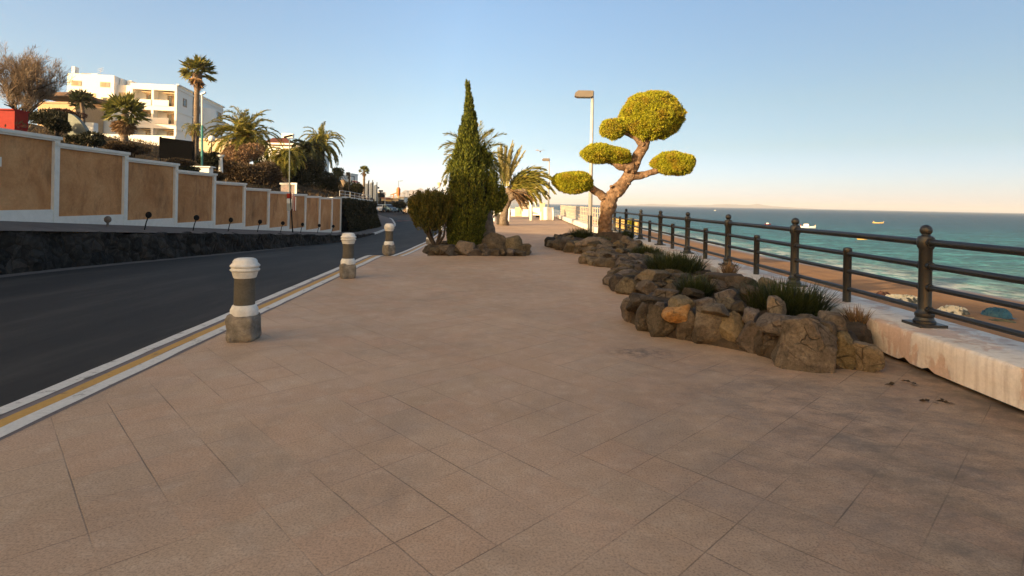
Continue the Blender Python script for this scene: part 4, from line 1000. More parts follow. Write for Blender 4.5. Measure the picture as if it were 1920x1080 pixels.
def palms():
    # behind and beside the cypress on the promenade
    c = P(889, 296, 18.4); b = P(921, 462, 17.4); b[2] = -.1
    t = date_palm('windblown palm behind the cypress, its stout scaly trunk rising from the rock bed', c, b, 1.42, 46, 3, (-.2, 1.3), .85, .24, bias=(-.05, 0, 0), group='palms blown by the wind on the promenade', ll=.38, w=.022, nl=40, cat='palm tree')
    for k, (px, py) in enumerate(((845, 266), (842, 290))): pass
    Dp = 36.5; b = P(946, 423, Dp); b[2] = 0; c = P(951, 352, Dp); g = np.random.default_rng(8)
    t = thing('date_palm', 'windblown palm further along the promenade, fronds swept towards the sea', 'palm tree', b, 'palms blown by the wind on the promenade')
    mb = MB(); mb.tube([P(946, 425, Dp), P(944, 410, Dp), P(947, 392, Dp), P(952, 378, Dp), P(956, 366, Dp), P(952, 352, Dp)], [.36, .27, .23, .24, .26, .2], 14, 0, True, .14, 4)
    mb.tube([P(952, 376, Dp), P(962, 366, Dp), P(975, 360, Dp-.1), P(986, 357, Dp-.2), P(990, 356, Dp-.2)], [.2, .3, .30, .26, .16], 12, 0, True, .14, 5)
    build(mb, 'trunk', M_pbark, t, smooth=True)
    V = []
    for (az, e, L, dr) in [(.15, 1.0, 3.6, .9), (.05, .85, 3.9, .9), (.1, .62, 3.5, .8), (-.1, .95, 3.2, 1.1), (.2, .5, 3.0, .9), (-.2, .4, 2.6, 1.0), (.0, .75, 3.0, 1.2), (.4, 1.1, 3.2, .7), (0, .2, 2.2, .9), (.1, 0, 1.9, .8)]:
        V.append(frond(c, az, e, L, dr, g, 90, .75, .06, (.5, 0, 0)))
        V.append(frond(c, az+.12, e-.08, L*.92, dr*1.1, g, 80, .7, .06, (.45, 0, 0)))
    v = np.vstack(V); mesh_obj('crown', v, quads(v), M_pinn, t)
    V = []
    for k in range(16):
        e = 1.22+.62*k/15+.05*g.normal(); L = 3.0-.9*abs(e-1.5)-.4*g.random()
        o = c+np.array([.12*g.normal()-.1, .15*g.normal(), .1])
        V.append(frond(o, 0 if e < 1.57 else math.pi, e if e < 1.57 else math.pi-e, L, .12*g.random(), g, 80, .62, .05, (.10, 0, 0), vee=.3))
    v = np.vstack(V); mesh_obj('upright_fronds', v, quads(v), M_sunlit, t)
    V = []
    for k in range(26):
        V.append(frond(c+np.array([.3*g.random(), .3*g.normal(), -.1]), g.normal()*.6, -.1-.7*g.random(), 1.3+.5*g.random(), .4, g, 26, .35, .05, (.2, 0, 0)))
    v = np.vstack(V); mesh_obj('dead_fronds', v, quads(v), M_skirt, t)
    # on the hillside
    c = P(458, 258, 50); date_palm('largest date palm on the hillside, wide drooping crown with orange fruit stalks', c, ground_at(c), 4.1, 84, 11, (-.75, 1.4), 1.15, .42, fruit=60, ll=.55, w=.06, nl=70)
    c = P(603, 270, 62); date_palm('tall date palm with a clear trunk, rightmost of the hillside group', c, ground_at(c), 3.3, 60, 12, (-.8, 1.4), 1.2, .32, fruit=24, ll=.48, w=.06, nl=60)
    c = P(576, 284, 60); date_palm('shaded grey green date palm just left of the tall one', c, ground_at(c), 2.9, 56, 13, (-.4, 1.3), 1.2, .32, m=M_pinnd, ll=.55, w=.07, nl=54)
    c = P(537, 290, 47); date_palm('date palm with golden hanging dead fronds behind the lamp post', c, ground_at(c), 2.1, 64, 14, (-1.2, 1.0), 1.4, .3, ll=.48, skirt=40, w=.06, nl=46)
    c = P(622, 335, 58); date_palm('low dark date palm right of the tall palm trunk', c, ground_at(c), 1.9, 36, 15, (-.5, 1.2), 1.3, .25, m=M_pinnd, ll=.4, w=.04, nl=30)
    c = P(363, 238, 54); date_palm('small thin yellowish palm at the foot of the tallest fan palm', c, ground_at(c), 1.4, 20, 16, (-.6, 1.1), 1.3, .14, ll=.35, w=.035, nl=26, skirt=8)
    c = P(370, 137, 56); fan_palm('tallest fan palm, long bare trunk in front of the white apartments', c, ground_at(c), 1.75, 46, 21, .24, (-.35, 1.45), 10, .30)
    c = P(234, 214, 46); fan_palm('bushy mid height fan palm with a dead leaf skirt before the white apartments', c, ground_at(c), 1.75, 46, 22, .26, (-.35, 1.4), 70, 0)
    c = P(152, 192, 50); fan_palm('small dark fan palm at the left corner of the white apartments', c, ground_at(c), 1.2, 30, 23, .14, (-.5, 1.35), 0, 0, M_pinnd, lean=.25)
    c = P(683, 320, 100); fan_palm('slim distant fan palm beside the silos', c, ground_at(c), 1.0, 36, 24, .2, (-.6, 1.4), 8, 0)
palms()

# ------------------------------------------------------------------ hillside shrubs, bare tree
M_bush1 = leaf_mat('dark_bush_leaves', [(.014, .016, .007), (.026, .027, .011), (.042, .036, .016)], .15, .6)
M_bush2 = leaf_mat('brown_bush_leaves', [(.055, .035, .018), (.085, .055, .028), (.12, .082, .045)], .2, .7)
M_bush3 = leaf_mat('dry_tan_bush', [(.17, .10, .05), (.24, .145, .08), (.30, .19, .105)], .25, .7)
M_bush4 = leaf_mat('green_bush_leaves', [(.03, .042, .01), (.055, .065, .016), (.08, .08, .022)], .2, .6)
def bush(lab, c, r, n, m, seed, size=.16, name='bush', twigs=True, stalk=True):
    g = np.random.default_rng(seed); V = []; k = 7
    cs, _ = ellip_pts(k, c, np.array(r)*.62, g, .4)
    for q in np.vstack([[c], cs]):
        p, d = ellip_pts(n//(k+1), q, np.array(r)*(.42+.2*g.random()), g, .55); D = d+.7*g.normal(size=d.shape)+np.array([0, 0, .4])
        V.append(leaves(p, D, size*(.6+.8*g.random(len(p))), size*.45, g))
    v = np.vstack(V); b = (c[0], c[1], c[2]-r[2]-.3)
    t = thing(name, lab, 'bush', b); mesh_obj('foliage', v, quads(v), m, t)
    mb = MB()
    for i in range(6):
        e = np.array(c)+np.array(r)*.55*unit(g.normal(size=3)); mb.tube([b, (np.array(b)+e)/2+.1*g.normal(size=3), e], [.07, .05, .02], 5)
    build(mb, 'stems', M_dbark, t); return t
def bushes():
    def B(lab, px, py, D, wpx, hpx, n, m, seed, size=.16):
        c = P(px, py, D); k = D/FPX; bush(lab, c, (wpx*k/2, wpx*k/2*.8, hpx*k/2), n, m, seed, size)
    B('dry tan thicket under the largest date palm', 455, 292, 48, 92, 44, 9000, M_bush3, 31, .2)
    B('big brown bush behind the fifth and sixth ochre panels', 440, 322, 40, 110, 50, 9000, M_bush2, 32, .18)
    B('brown bush behind the seventh ochre panel, left of the framed board', 500, 330, 42, 76, 56, 7000, M_bush2, 33, .17)
    B('dark green bush behind the framed notice board', 556, 335, 48, 60, 52, 6000, M_bush1, 34, .18)
    B('dark green bush under the grey green date palm', 584, 325, 54, 44, 70, 6000, M_bush1, 35, .2)
    B('dark bush at the foot of the tall date palm', 618, 345, 56, 46, 44, 5000, M_bush1, 36, .2)
    B('dark round tree in front of the silos by the red awning', 664, 357, 70, 38, 34, 4000, M_bush1, 37, .25)
    B('dark green bush right of the black screen', 394, 302, 36, 44, 36, 4000, M_bush1, 38, .14)
    B('green bush beside the old curved stair wall at the left', 108, 236, 33, 44, 32, 4000, M_bush1, 39, .14)
    B('low dark shrubs behind the second ochre panel', 165, 262, 24, 90, 26, 5000, M_bush1, 40, .11)
    B('grey brown scrub below the fan palm with a skirt', 235, 278, 26, 80, 22, 4500, M_bush2, 41, .11)
    B('brown scrub below the black screen', 335, 306, 28, 70, 18, 4000, M_bush2, 42, .11)
    B('reddish brown hedge left of the small dark fan palm', 122, 214, 38, 60, 14, 3000, plain_leaf, 43, .14)
    B('low green shrubs along the far road side', 752, 386, 95, 40, 14, 2500, M_bush1, 44, .3)
    B('sunlit green bush between palm and awning', 634, 322, 66, 20, 18, 1500, M_bush4, 45, .2)
    B('brown twiggy bush right of the green lamp post', 400, 328, 32, 50, 22, 3500, M_bush2, 46, .12)
    B('dark low growth behind the fourth ochre panel', 352, 322, 27, 60, 16, 3000, M_bush1, 47, .1)
    B('yellow flowering plant beyond the sea wall behind the topiary trunk', 1180, 420, 30, 16, 22, 800, M_top, 48, .1)
    B('wide dark shrub in front of the low cream house, right of the red hut', 92, 222, 36, 78, 34, 6000, M_bush1, 49, .15)
    # scrub that covers the slope
    g = np.random.default_rng(50); n = 26000; Y = 12+70*g.random(n); s = .4+34*g.random(n)**1.2; X = Xw(Y)-s
    keep = fbm(np.stack([X*.35, Y*.35, 0*X], -1), 21) > -.15; X, Y = X[keep], Y[keep]
    Z = hill_z(X, Y)+.25*g.random(len(X)); v = leaves(np.stack([X, Y, Z], -1), np.array([0, 0, .9])+.8*g.normal(size=(len(X), 3)), .12+.2*g.random(len(X)), .06, g)
    tag(mesh_obj('scrub', v, quads(v), M_bush2), 'low brown scrub covering the slope above the ochre wall', 'scrub', kind='stuff')
plain_leaf = leaf_mat('reddish_leaves', [(.06, .018, .012), (.10, .03, .018), (.05, .03, .018)], .2, .6)
bushes()
def bare_tree():
    D = 30; b = P(42, 238, D); g = np.random.default_rng(61)
    t = thing('bare_tree', 'feathery leafless brown tamarisk at the left edge above the red block', 'tree', b)
    mb = MB(); tw = MB(); V = []; mb.tube([(b[0], b[1], b[2]-3), (b[0], b[1], b[2]+.2)], [.35, .25], 8)
    def grow(p, d, L, r, lv):
        n = 4; pts = [p]
        for k in range(n): d = unit(d+.16*g.normal(size=3)+np.array([.03, 0, .06])); pts.append(pts[-1]+d*L/n)
        (mb if lv < 2 else tw).tube(pts, [r*(1-.5*k/n) for k in range(n+1)], 6 if lv < 2 else 3, cap=False)
        if lv >= 3:
            P_ = np.repeat(np.array(pts[1:]), 5, 0)+.06*g.normal(size=(20, 3)); V.append(leaves(P_, d+.55*g.normal(size=(20, 3))+np.array([0, 0, .3]), .26+.2*g.random(20), .018, g))
        if lv < 4:
            for k in range(4 if lv == 0 else 3 if lv < 3 else 2 + (g.random() < .5)):
                i = 1+int(g.random()*(n-.01)); q = unit(d+np.array([1, 1, .5])*g.normal(size=3)*.55+np.array([0, 0, .3])); grow(pts[min(i, n)], q, L*(.62+.2*g.random()), r*.55, lv+1)
    for k in range(5): grow(b, unit(np.array([g.normal()*.5, g.normal()*.4, 1.0])), 1.75, .09, 0)
    build(mb, 'branches', M_dbark, t, smooth=True); o = build(tw, 'twigs', M_twig, t)
    v = np.vstack(V); mesh_obj('sprays', v, quads(v), leaf_mat('dry_sprays', [(.15, .11, .075), (.22, .165, .115), (.28, .215, .15)], .3, .8), t)
bare_tree()

# ------------------------------------------------------------------ apartments and other buildings on the hill
def apartments():
    F = P(330, 255, 81); F[2] = 0; Uv = unit(np.array([.98, .19, 0])); Vv = np.array([-Uv[1], Uv[0], 0])   # along the front (to the right), and into the depth
    zpx = lambda y: CAMH+(367.5-y)*81/FPX; k = 81/FPX
    t = thing('apartment_building', 'white stepped apartment block with balconies on the hillside', 'building', (F[0]-6, F[1]+6, 6))
    ang = math.atan2(Uv[1], Uv[0])
    def pos(u, v, z): return F+Uv*u+Vv*v+np.array([0, 0, z])
    def boxuv(mb, u0, u1, v0, v1, z0, z1, mi=0):
        c = pos((u0+u1)/2, (v0+v1)/2, (z0+z1)/2); mb.box(c, (u1-u0, v1-v0, z1-z0), ang, mi)
    ux = lambda px: (px-330)*k*1.0
    zt = zpx(157); zg = 5.0
    # right block with recessed balconies: slabs, piers, back wall
    mb = MB(); u0, u1 = ux(250), 0.0; dep = 1.6
    floors = [(157, 168), (198, 206), (231, 240), (268, 276)]
    boxuv(mb, u0, u1-.3, dep, 20, zg, zt-.02)
    for (a, b) in floors: boxuv(mb, u0+.0, u1+.003, .0, dep+.01, zpx(b), zpx(a)-(.003 if a != 157 else 0))
    for (a, b) in ((250, 254), (286, 290), (326, 330)): boxuv(mb, ux(a)+.004, ux(b)-.004, .02, dep+.02, zg, zt-.1)
    boxuv(mb, -.32, .0, dep+.02, 20, zg, zt-.03)
    wl = build(mb, 'wall', M_bwhite, t)
    # left tower and link
    mb = MB(); boxuv(mb, ux(148), ux(225), -.4, 12, zg, zpx(146)); boxuv(mb, ux(225)+.01, ux(250)-.01, .35, 12.2, zg, zpx(161)); boxuv(mb, ux(133), ux(148)-.01, 2, 10, zg, zpx(167)); build(mb, 'tower_wall', M_bwhite, t)
    mb = MB(); boxuv(mb, ux(152), ux(157), 0, 1, zpx(146), zpx(132)); boxuv(mb, ux(160), ux(188), 1, 6, zpx(146), zpx(141)); boxuv(mb, ux(226), ux(232), 1, 3, zpx(161), zpx(148)); boxuv(mb, ux(236), ux(243), 1.5, 3, zpx(161), zpx(149))
    build(mb, 'roof_structure', M_bwhite, t)
    mb = MB(); p0 = pos(ux(178), 3, zpx(141)); mb.tube([p0, p0+np.array([.3, 0, 1.2])], .03, 4)
    for h in (.6, .85, 1.1): mb.tube([p0+np.array([-.35, .1, h]), p0+np.array([.75, -.1, h+.25])], .02, 4)
    build(mb, 'aerial', M_galv, t)
    # balconies: parapets, doors
    for (z0, z1, dz0) in ((186.5, 198, 172), (220, 231, 208), (256, 268, 243)):
        for (a, b) in ((254, 286), (290, 326)):
            mb = MB(); boxuv(mb, ux(a)+.01, ux(b if a == 254 else 316), -.06, .10, zpx(z1)+.01, zpx(z0)); build(mb, 'balcony_parapet', M_bwhite, t)
            mb = MB(); c0 = a+15 if a == 254 else a+16
            boxuv(mb, ux(c0), ux(c0+16), dep-.06, dep-.015, zpx(z1), zpx(dz0+2)); d = build(mb, 'balcony_door', M_curtain, t)
            mb = MB(); boxuv(mb, ux(c0+2.5), ux(c0+7), dep-.09, dep-.062, zpx(z1)+.1, zpx(dz0+3)); build(mb, 'pane', M_glass, d)
            mb = MB(); boxuv(mb, ux(c0-2), ux(c0+18), .5, dep-.02, zpx(dz0), zpx(dz0-1.6)); build(mb, 'blind_box', M_cream, t)
    # windows of the tower
    for (a, b, c, d) in ((155, 171, 159, 168.5), (202, 218, 159, 168.5), (178, 195, 181, 194), (179, 195, 216, 224.5), (158, 173, 216, 224), (205, 221, 216, 225), (204, 220, 187, 195)):
        mb = MB(); boxuv(mb, ux(a), ux(b), -.46, -.405, zpx(d), zpx(c)); w_ = build(mb, 'window', plain('shutter', (.36, .28, .20), .7) if a in (155, 202) else M_cream, t)
        mb = MB(); boxuv(mb, ux(a)+.25, ux(a)+.25+(b-a)*k*.4, -.48, -.462, zpx(d)+.1, zpx(c)-.1); build(mb, 'pane', M_glass if a not in (155, 202) else M_curtain, w_)
    mb = MB(); boxuv(mb, ux(229), ux(250)-.1, .29, .345, zpx(184), zpx(175)); build(mb, 'window', M_cream, t)
    # the long side: floor bands, windows, rounded stair, rear balconies
    mb = MB()
    for y in (163, 206, 240): boxuv(mb, .0, .10, .3, 20, zpx(y)-.12, zpx(y)+.12)
    boxuv(mb, -.1, .25, .0, 20.3, zt, zt+.18); build(mb, 'floor_band', M_bwhite, t)
    mb = MB()
    for y in (204, 238): boxuv(mb, .002, .06, .3, 9, zpx(y)-.24, zpx(y)-.13)
    for v0 in (6.0,): boxuv(mb, .002, .08, v0, v0+.12, zg, zt)
    build(mb, 'drain_pipe', M_dark, t)
    for (v0, v1, a, b) in ((2.2, 3.6, 176, 192), (7.6, 9.0, 178, 193), (7.6, 9.2, 212, 226), (14.6, 19, 172, 190), (14.6, 19, 208, 224), (14.6, 19, 243, 256)):
        mb = MB(); boxuv(mb, .0, .05, v0, v1, zpx(b), zpx(a)); w_ = build(mb, 'window', M_curtain, t)
        mb = MB(); boxuv(mb, .051, .07, v0+.15, v0+.15+(v1-v0)*.55, zpx(b)+.15, zpx(a)-.15); build(mb, 'pane', M_glass, w_)
    mb = MB(); c = pos(-.4, 11.6, 0); mb.lathe([(2.0, zg), (2.0, zpx(182)), (1.85, zpx(178))], (c[0], c[1], 0), 24); build(mb, 'stair_drum', M_bwhite, t, smooth=True, sharp=30)
    mb = MB()
    for y in (196, 230, 262): boxuv(mb, .0, 1.3, 14.2, 19.8, zpx(y)-.9, zpx(y)-.05)
    build(mb, 'side_balcony', M_bwhite, t)
    # low cream house left of it
    M_dcream = plain('dull_cream_wall', (.40, .29, .17), .85)
    c = P(112, 205, 74); t = thing('house', 'low cream house with a dark eave left of the white apartments', 'house', (c[0], 74, 7))
    build(MB().box((c[0], 76, 9.0), (5.2, 5, 9.6)), 'wall', M_dcream, t); p = P(112, 180, 74)
    build(MB().box((c[0], 75.6, p[2]), (6.2, 6.4, .5)), 'roof', rough_mat('roof_tile', (.09, .06, .045), (.14, .09, .065), 3), t)
    mb = MB(); mb.box((c[0], 73.45, p[2]-1.0), (4.4, .12, .25)); build(mb, 'eave_band', M_curtain, t)
    # garden walls below the apartments
    p, q = P(170, 262, 60), P(335, 264, 62); h = 1.5
    t = tag(build(MB().box(((p[0]+q[0])/2, 61, (p[2]+q[2])/2-.9), (q[0]-p[0], .3, 3.0), .12), 'boundary_wall', M_bwhite, None, ((p[0]+q[0])/2, 61, 7)), 'low white garden wall below the apartments', 'wall')
    mb = MB(); xs = np.linspace(0, 1, 20); D = 34; poly = []
    for u in xs: poly.append((P(132+36*u, 0, D)[0], P(150, 213+34*u**1.7, D)[2]))
    z0 = P(150, 262, D)[2]-1; poly = poly+[(poly[-1][0], z0), (poly[0][0], z0)]
    tag(build(mb.extr([(a, b) for a, b in poly], (0, D, 0), (1, 0, 0), (0, 0, 1), (0, .3, 0)), 'stair_wall', rough_mat('stained_grey_render', (.15, .17, .14), (.26, .27, .23), 1.5), None, (poly[0][0], D, z0)), 'old grey green curved stair wall on the slope at the left', 'wall')
    c = P(172, 236, 37); tag(build(MB().box(c-np.array([0, 0, .8]), (.55, .5, 2.0), .1, taper=.96), 'gate_pillar', M_bwhite, None, c), 'short white pillar right of the curved stair wall', 'pillar')
    # red block
    p, q = P(-20, 206, 25), P(27, 240, 25); t = thing('red_hut', 'red painted hut at the left edge above the first ochre panel', 'hut', ((p[0]+q[0])/2, 25, q[2]))
    cx, W = (p[0]+q[0])/2, q[0]-p[0]; zc = float(hill_z(np.array(cx), np.array(25.0)))
    build(MB().box((cx, 25.35, (p[2]+q[2])/2-.8), (W, .7, p[2]-q[2]+1.6)), 'wall', M_red, t); build(MB().box((cx-.05, 25.35, p[2]+.03), (W+.10, .85, .06)), 'roof', M_red, t)
    # dark screen
    D = 33; pts = [P(298.5, 257, D), P(361, 265, D), P(361, 302, D), P(298.5, 296, D)]
    t = thing('screen', 'square black mesh screen standing on posts below the apartments', 'screen', (pts[3][0], D, pts[3][2]-1))
    build(MB().extr([(p[0], p[2]) for p in pts], (0, D, 0), (1, 0, 0), (0, 0, 1), (0, .05, 0)), 'panel', M_screen, t)
    mb = MB()
    for p in (pts[3], pts[2]): mb.tube([(p[0], D+.1, p[2]+1.3), (p[0], D+.1, p[2]-1.4)], .05, 6)
    build(mb, 'posts', M_dark, t)
    c = P(380, 313, 30); tag(build(MB().box(c, (1.1, .7, .06), .1).box(c-np.array([0, 0, .4]), (.9, .5, .7), .1), 'white_slab', M_bwhite, None, c), 'white flat slab beside the green lamp post', 'slab')
    # houses behind the palms
    c = P(402, 276, 66); tag(build(MB().box(c+np.array([0, 2, -1.5]), (4.2, 4, 4.6), .1).box(c+np.array([0, 2, .9]), (4.5, 4.3, .25), .1), 'garden_house', M_cream, None, c), 'sunlit cream garden house left of the largest date palm', 'house')
    c = P(524, 278, 82); t = thing('tiled_house', 'white house with dark red tiled roof behind the palms', 'house', c)
    build(MB().box(c+np.array([0, 2, -2.5]), (6.0, 5, 6.5), .1), 'wall', M_bwhite, t)
    mb = MB(); mb.box(c+np.array([-.6, 2, 1.0]), (5.4, 5.6, 1.3), .1, taper=.35); mb.box(c+np.array([2.0, 1.5, .1]), (3.4, 4.6, .9), .1, taper=.4); build(mb, 'roof', rough_mat('red_roof_tile', (.075, .026, .02), (.12, .042, .03), 3), t)
    mb = MB(); mb.box(c+np.array([.4, 2, 2.1]), (1.6, .9, .7), .1); build(mb, 'chimney', M_bwhite, t)
    c = P(566, 292, 84); t = tag(build(MB().box(c+np.array([0, 2, -2.6]), (5.6, 5, 5.5), .1).box(c+np.array([0, 2, .2]), (5.9, 5.3, .2), .1), 'white_house', M_bwhite, None, c), 'small white house glimpsed between the palm crowns', 'house')
    # ball lamp and white posts
    c = P(397, 260, 45); t = thing('globe_lamp', 'white globe garden lamp left of the largest date palm', 'lamp', c-np.array([0, 0, 3]))
    v, f = ICO3; mesh_obj('globe', c+v*.26, f, M_bwhite, t, smooth=True); build(MB().tube([c-np.array([0, 0, .2]), c-np.array([0, 0, 3])], .04, 6), 'post', M_dark, t)
    c = P(414, 296, 36); tag(build(MB().lathe([(.16, -1.2), (.11, .0), (.20, .1), (.22, .2)], tuple(c), 10), 'white_pedestal', M_bwhite, None, c), 'short white pedestal under the largest date palm', 'pedestal')
apartments()

# ------------------------------------------------------------------ lamps
def box_lamp(lab, base, ztop, hd, group, r=.095, ml=M_galv):
    t = thing('street_lamp', lab, 'street lamp', base, group); b = np.array(base, float)
    h = ztop-b[2]
    build(MB().lathe([(.12, 0), (.12, .9), (.10, .95), (.085, 1.0)], tuple(b), 14), 'sleeve', M_iron if hd > .5 else ml, t, smooth=True, sharp=40)
    build(MB().lathe([(r*1.15, .9), (r*.8, h)], tuple(b), 12), 'pole', ml, t, smooth=True)
    if h > 4: build(MB().lathe([(r*1.5, h*.52), (r*1.6, h*.56), (r*1.4, h*.58)], tuple(b), 10), 'band', M_rust, t)
    c = b+np.array([-hd*.5, 0, h-.18]); poly = [(-hd*.62, -.10), (-hd*.60, .06), (-hd*.42, .17), (hd*.5, .17), (hd*.5, -.10), (hd*.38, -.15), (-hd*.5, -.15)]
    build(MB().extr(poly, c+np.array([0, -.22, 0]), (1, 0, 0), (0, 0, 1), (0, .44, 0)), 'lamp_head', plain('lamp_housing', (.17, .14, .11), .5, .1), t)
    build(MB().box(c+np.array([-.04*hd, 0, -.155]), (hd*.85, .38, .03)), 'lamp_glass', plain('lamp_lens', (.20, .18, .15), .2), t)
def lamps():
    b = P(1106, 437, 28.6); b[2] = 0; top = P(1115, 171, 28.6); box_lamp('nearest tall street lamp with a box head, behind the topiary tree', b, top[2], .82, 'box headed street lamps by the sea wall')
    b = np.array([3.45, 71, 0]); box_lamp('second box headed street lamp, far along the sea wall', b, P(1030, 297, 71)[2], .82, 'box headed street lamps by the sea wall')
    D = 64; a, c = P(1013.5, 395, D), P(1012, 340, D); t = thing('street_lamp', 'thin blue grey lamp post with two small arms on the far promenade', 'street lamp', (a[0], D, 0))
    m = plain('blue_grey_paint', (.16, .22, .25), .5); build(MB().tube([(a[0], D, 0), (c[0], D, c[2])], .09, 8), 'pole', m, t)
    build(MB().box((c[0]+.1, D, c[2]), (1.3, .2, .14)).box((c[0]+.1, D, c[2]+.3), (.7, .16, .1)), 'lamp_arm', M_rust, t)
    D = 48; a, c = P(996, 412, D), P(995, 352, D); t = thing('swan_neck_lamp', 'thick white pole with two long drooping curved arms', 'street lamp', (a[0], D, 0))
    build(MB().tube([(a[0], D, 0), (c[0], D, c[2])], [.17, .13], 10), 'pole', M_bwhite, t, smooth=True)
    for pts in ([(993, 352), (997, 372), (1003, 380), (1006, 390)], [(1004, 343), (1014, 350), (1023, 362), (1028, 375)]):
        q = [P(a_, b_, D) for a_, b_ in pts]; 
        if pts[0][0] > 1000: q = [P(996, 362, D), P(999, 348, D)]+q
        build(MB().tube(q, .06, 6), 'arm', M_bwhite, t, smooth=True)
    # hillside lamps
    D = 31; a, c = P(379, 318, D), P(379, 178, D); t = thing('street_lamp', 'slim lamp post, green below and grey above, beside the tallest fan palm', 'street lamp', (a[0], D, a[2]-.5))
    mid = P(379, 235, D); build(MB().tube([a-np.array([0, 0, .6]), mid], .06, 8), 'lower_pole', M_teal, t); build(MB().tube([mid, c], .045, 8), 'upper_pole', M_galv, t)
    build(MB().box(c+np.array([.06, 0, .08]), (.3, .14, .07), 0, 0, 1, -.5), 'lamp_head', M_galv, t)
    D = 36; a, c = P(543, 350, D), P(543, 259, D); t = thing('street_lamp', 'slim lamp post with a flat angled head among the date palms', 'street lamp', (a[0], D, a[2]-.5))
    build(MB().tube([a-np.array([0, 0, .6]), c], .038, 8), 'pole', plain('grey_green_pole', (.12, .15, .14), .6), t)
    build(MB().box(c+np.array([-.1, 0, .12]), (.52, .2, .09), 0, 0, 1, -.25), 'lamp_head', M_dark, t)
    D = 66; a, c = P(655, 362, D), P(655, 328, D); t = thing('floodlight_mast', 'dark mast with a square floodlight and side arm above the ivy wall', 'lamp', (a[0], D, a[2]))
    build(MB().tube([a-np.array([0, 0, 1]), c], .09, 6).tube([P(655, 330, D), P(664, 331, D), P(664, 344, D)], .06, 6), 'mast', M_dark, t)
    build(MB().box(c+np.array([-.15, 0, .1]), (.38, .3, .45)), 'lamp_head', M_dark, t)
    for (px, pt, pb, lab) in ((824, 344, 372, 'cream shaded lamp left of the cypress, beyond the shrub'), (835, 340, 372, 'twin headed dark lamp touching the cypress, beyond the shrub')):
        D = 60; a, c = P(px, pb+20, D), P(px, pt, D); t = thing('street_lamp', lab, 'street lamp', (a[0], D, a[2]))
        build(MB().tube([a-np.array([0, 0, 1.2]), c], .05, 6), 'pole', M_galv, t); build(MB().lathe([(.05, -.45), (.24, -.05), (.26, .08), (.05, .12)], tuple(c), 10), 'lamp_shade', M_cream if px == 824 else M_dark, t)
lamps()

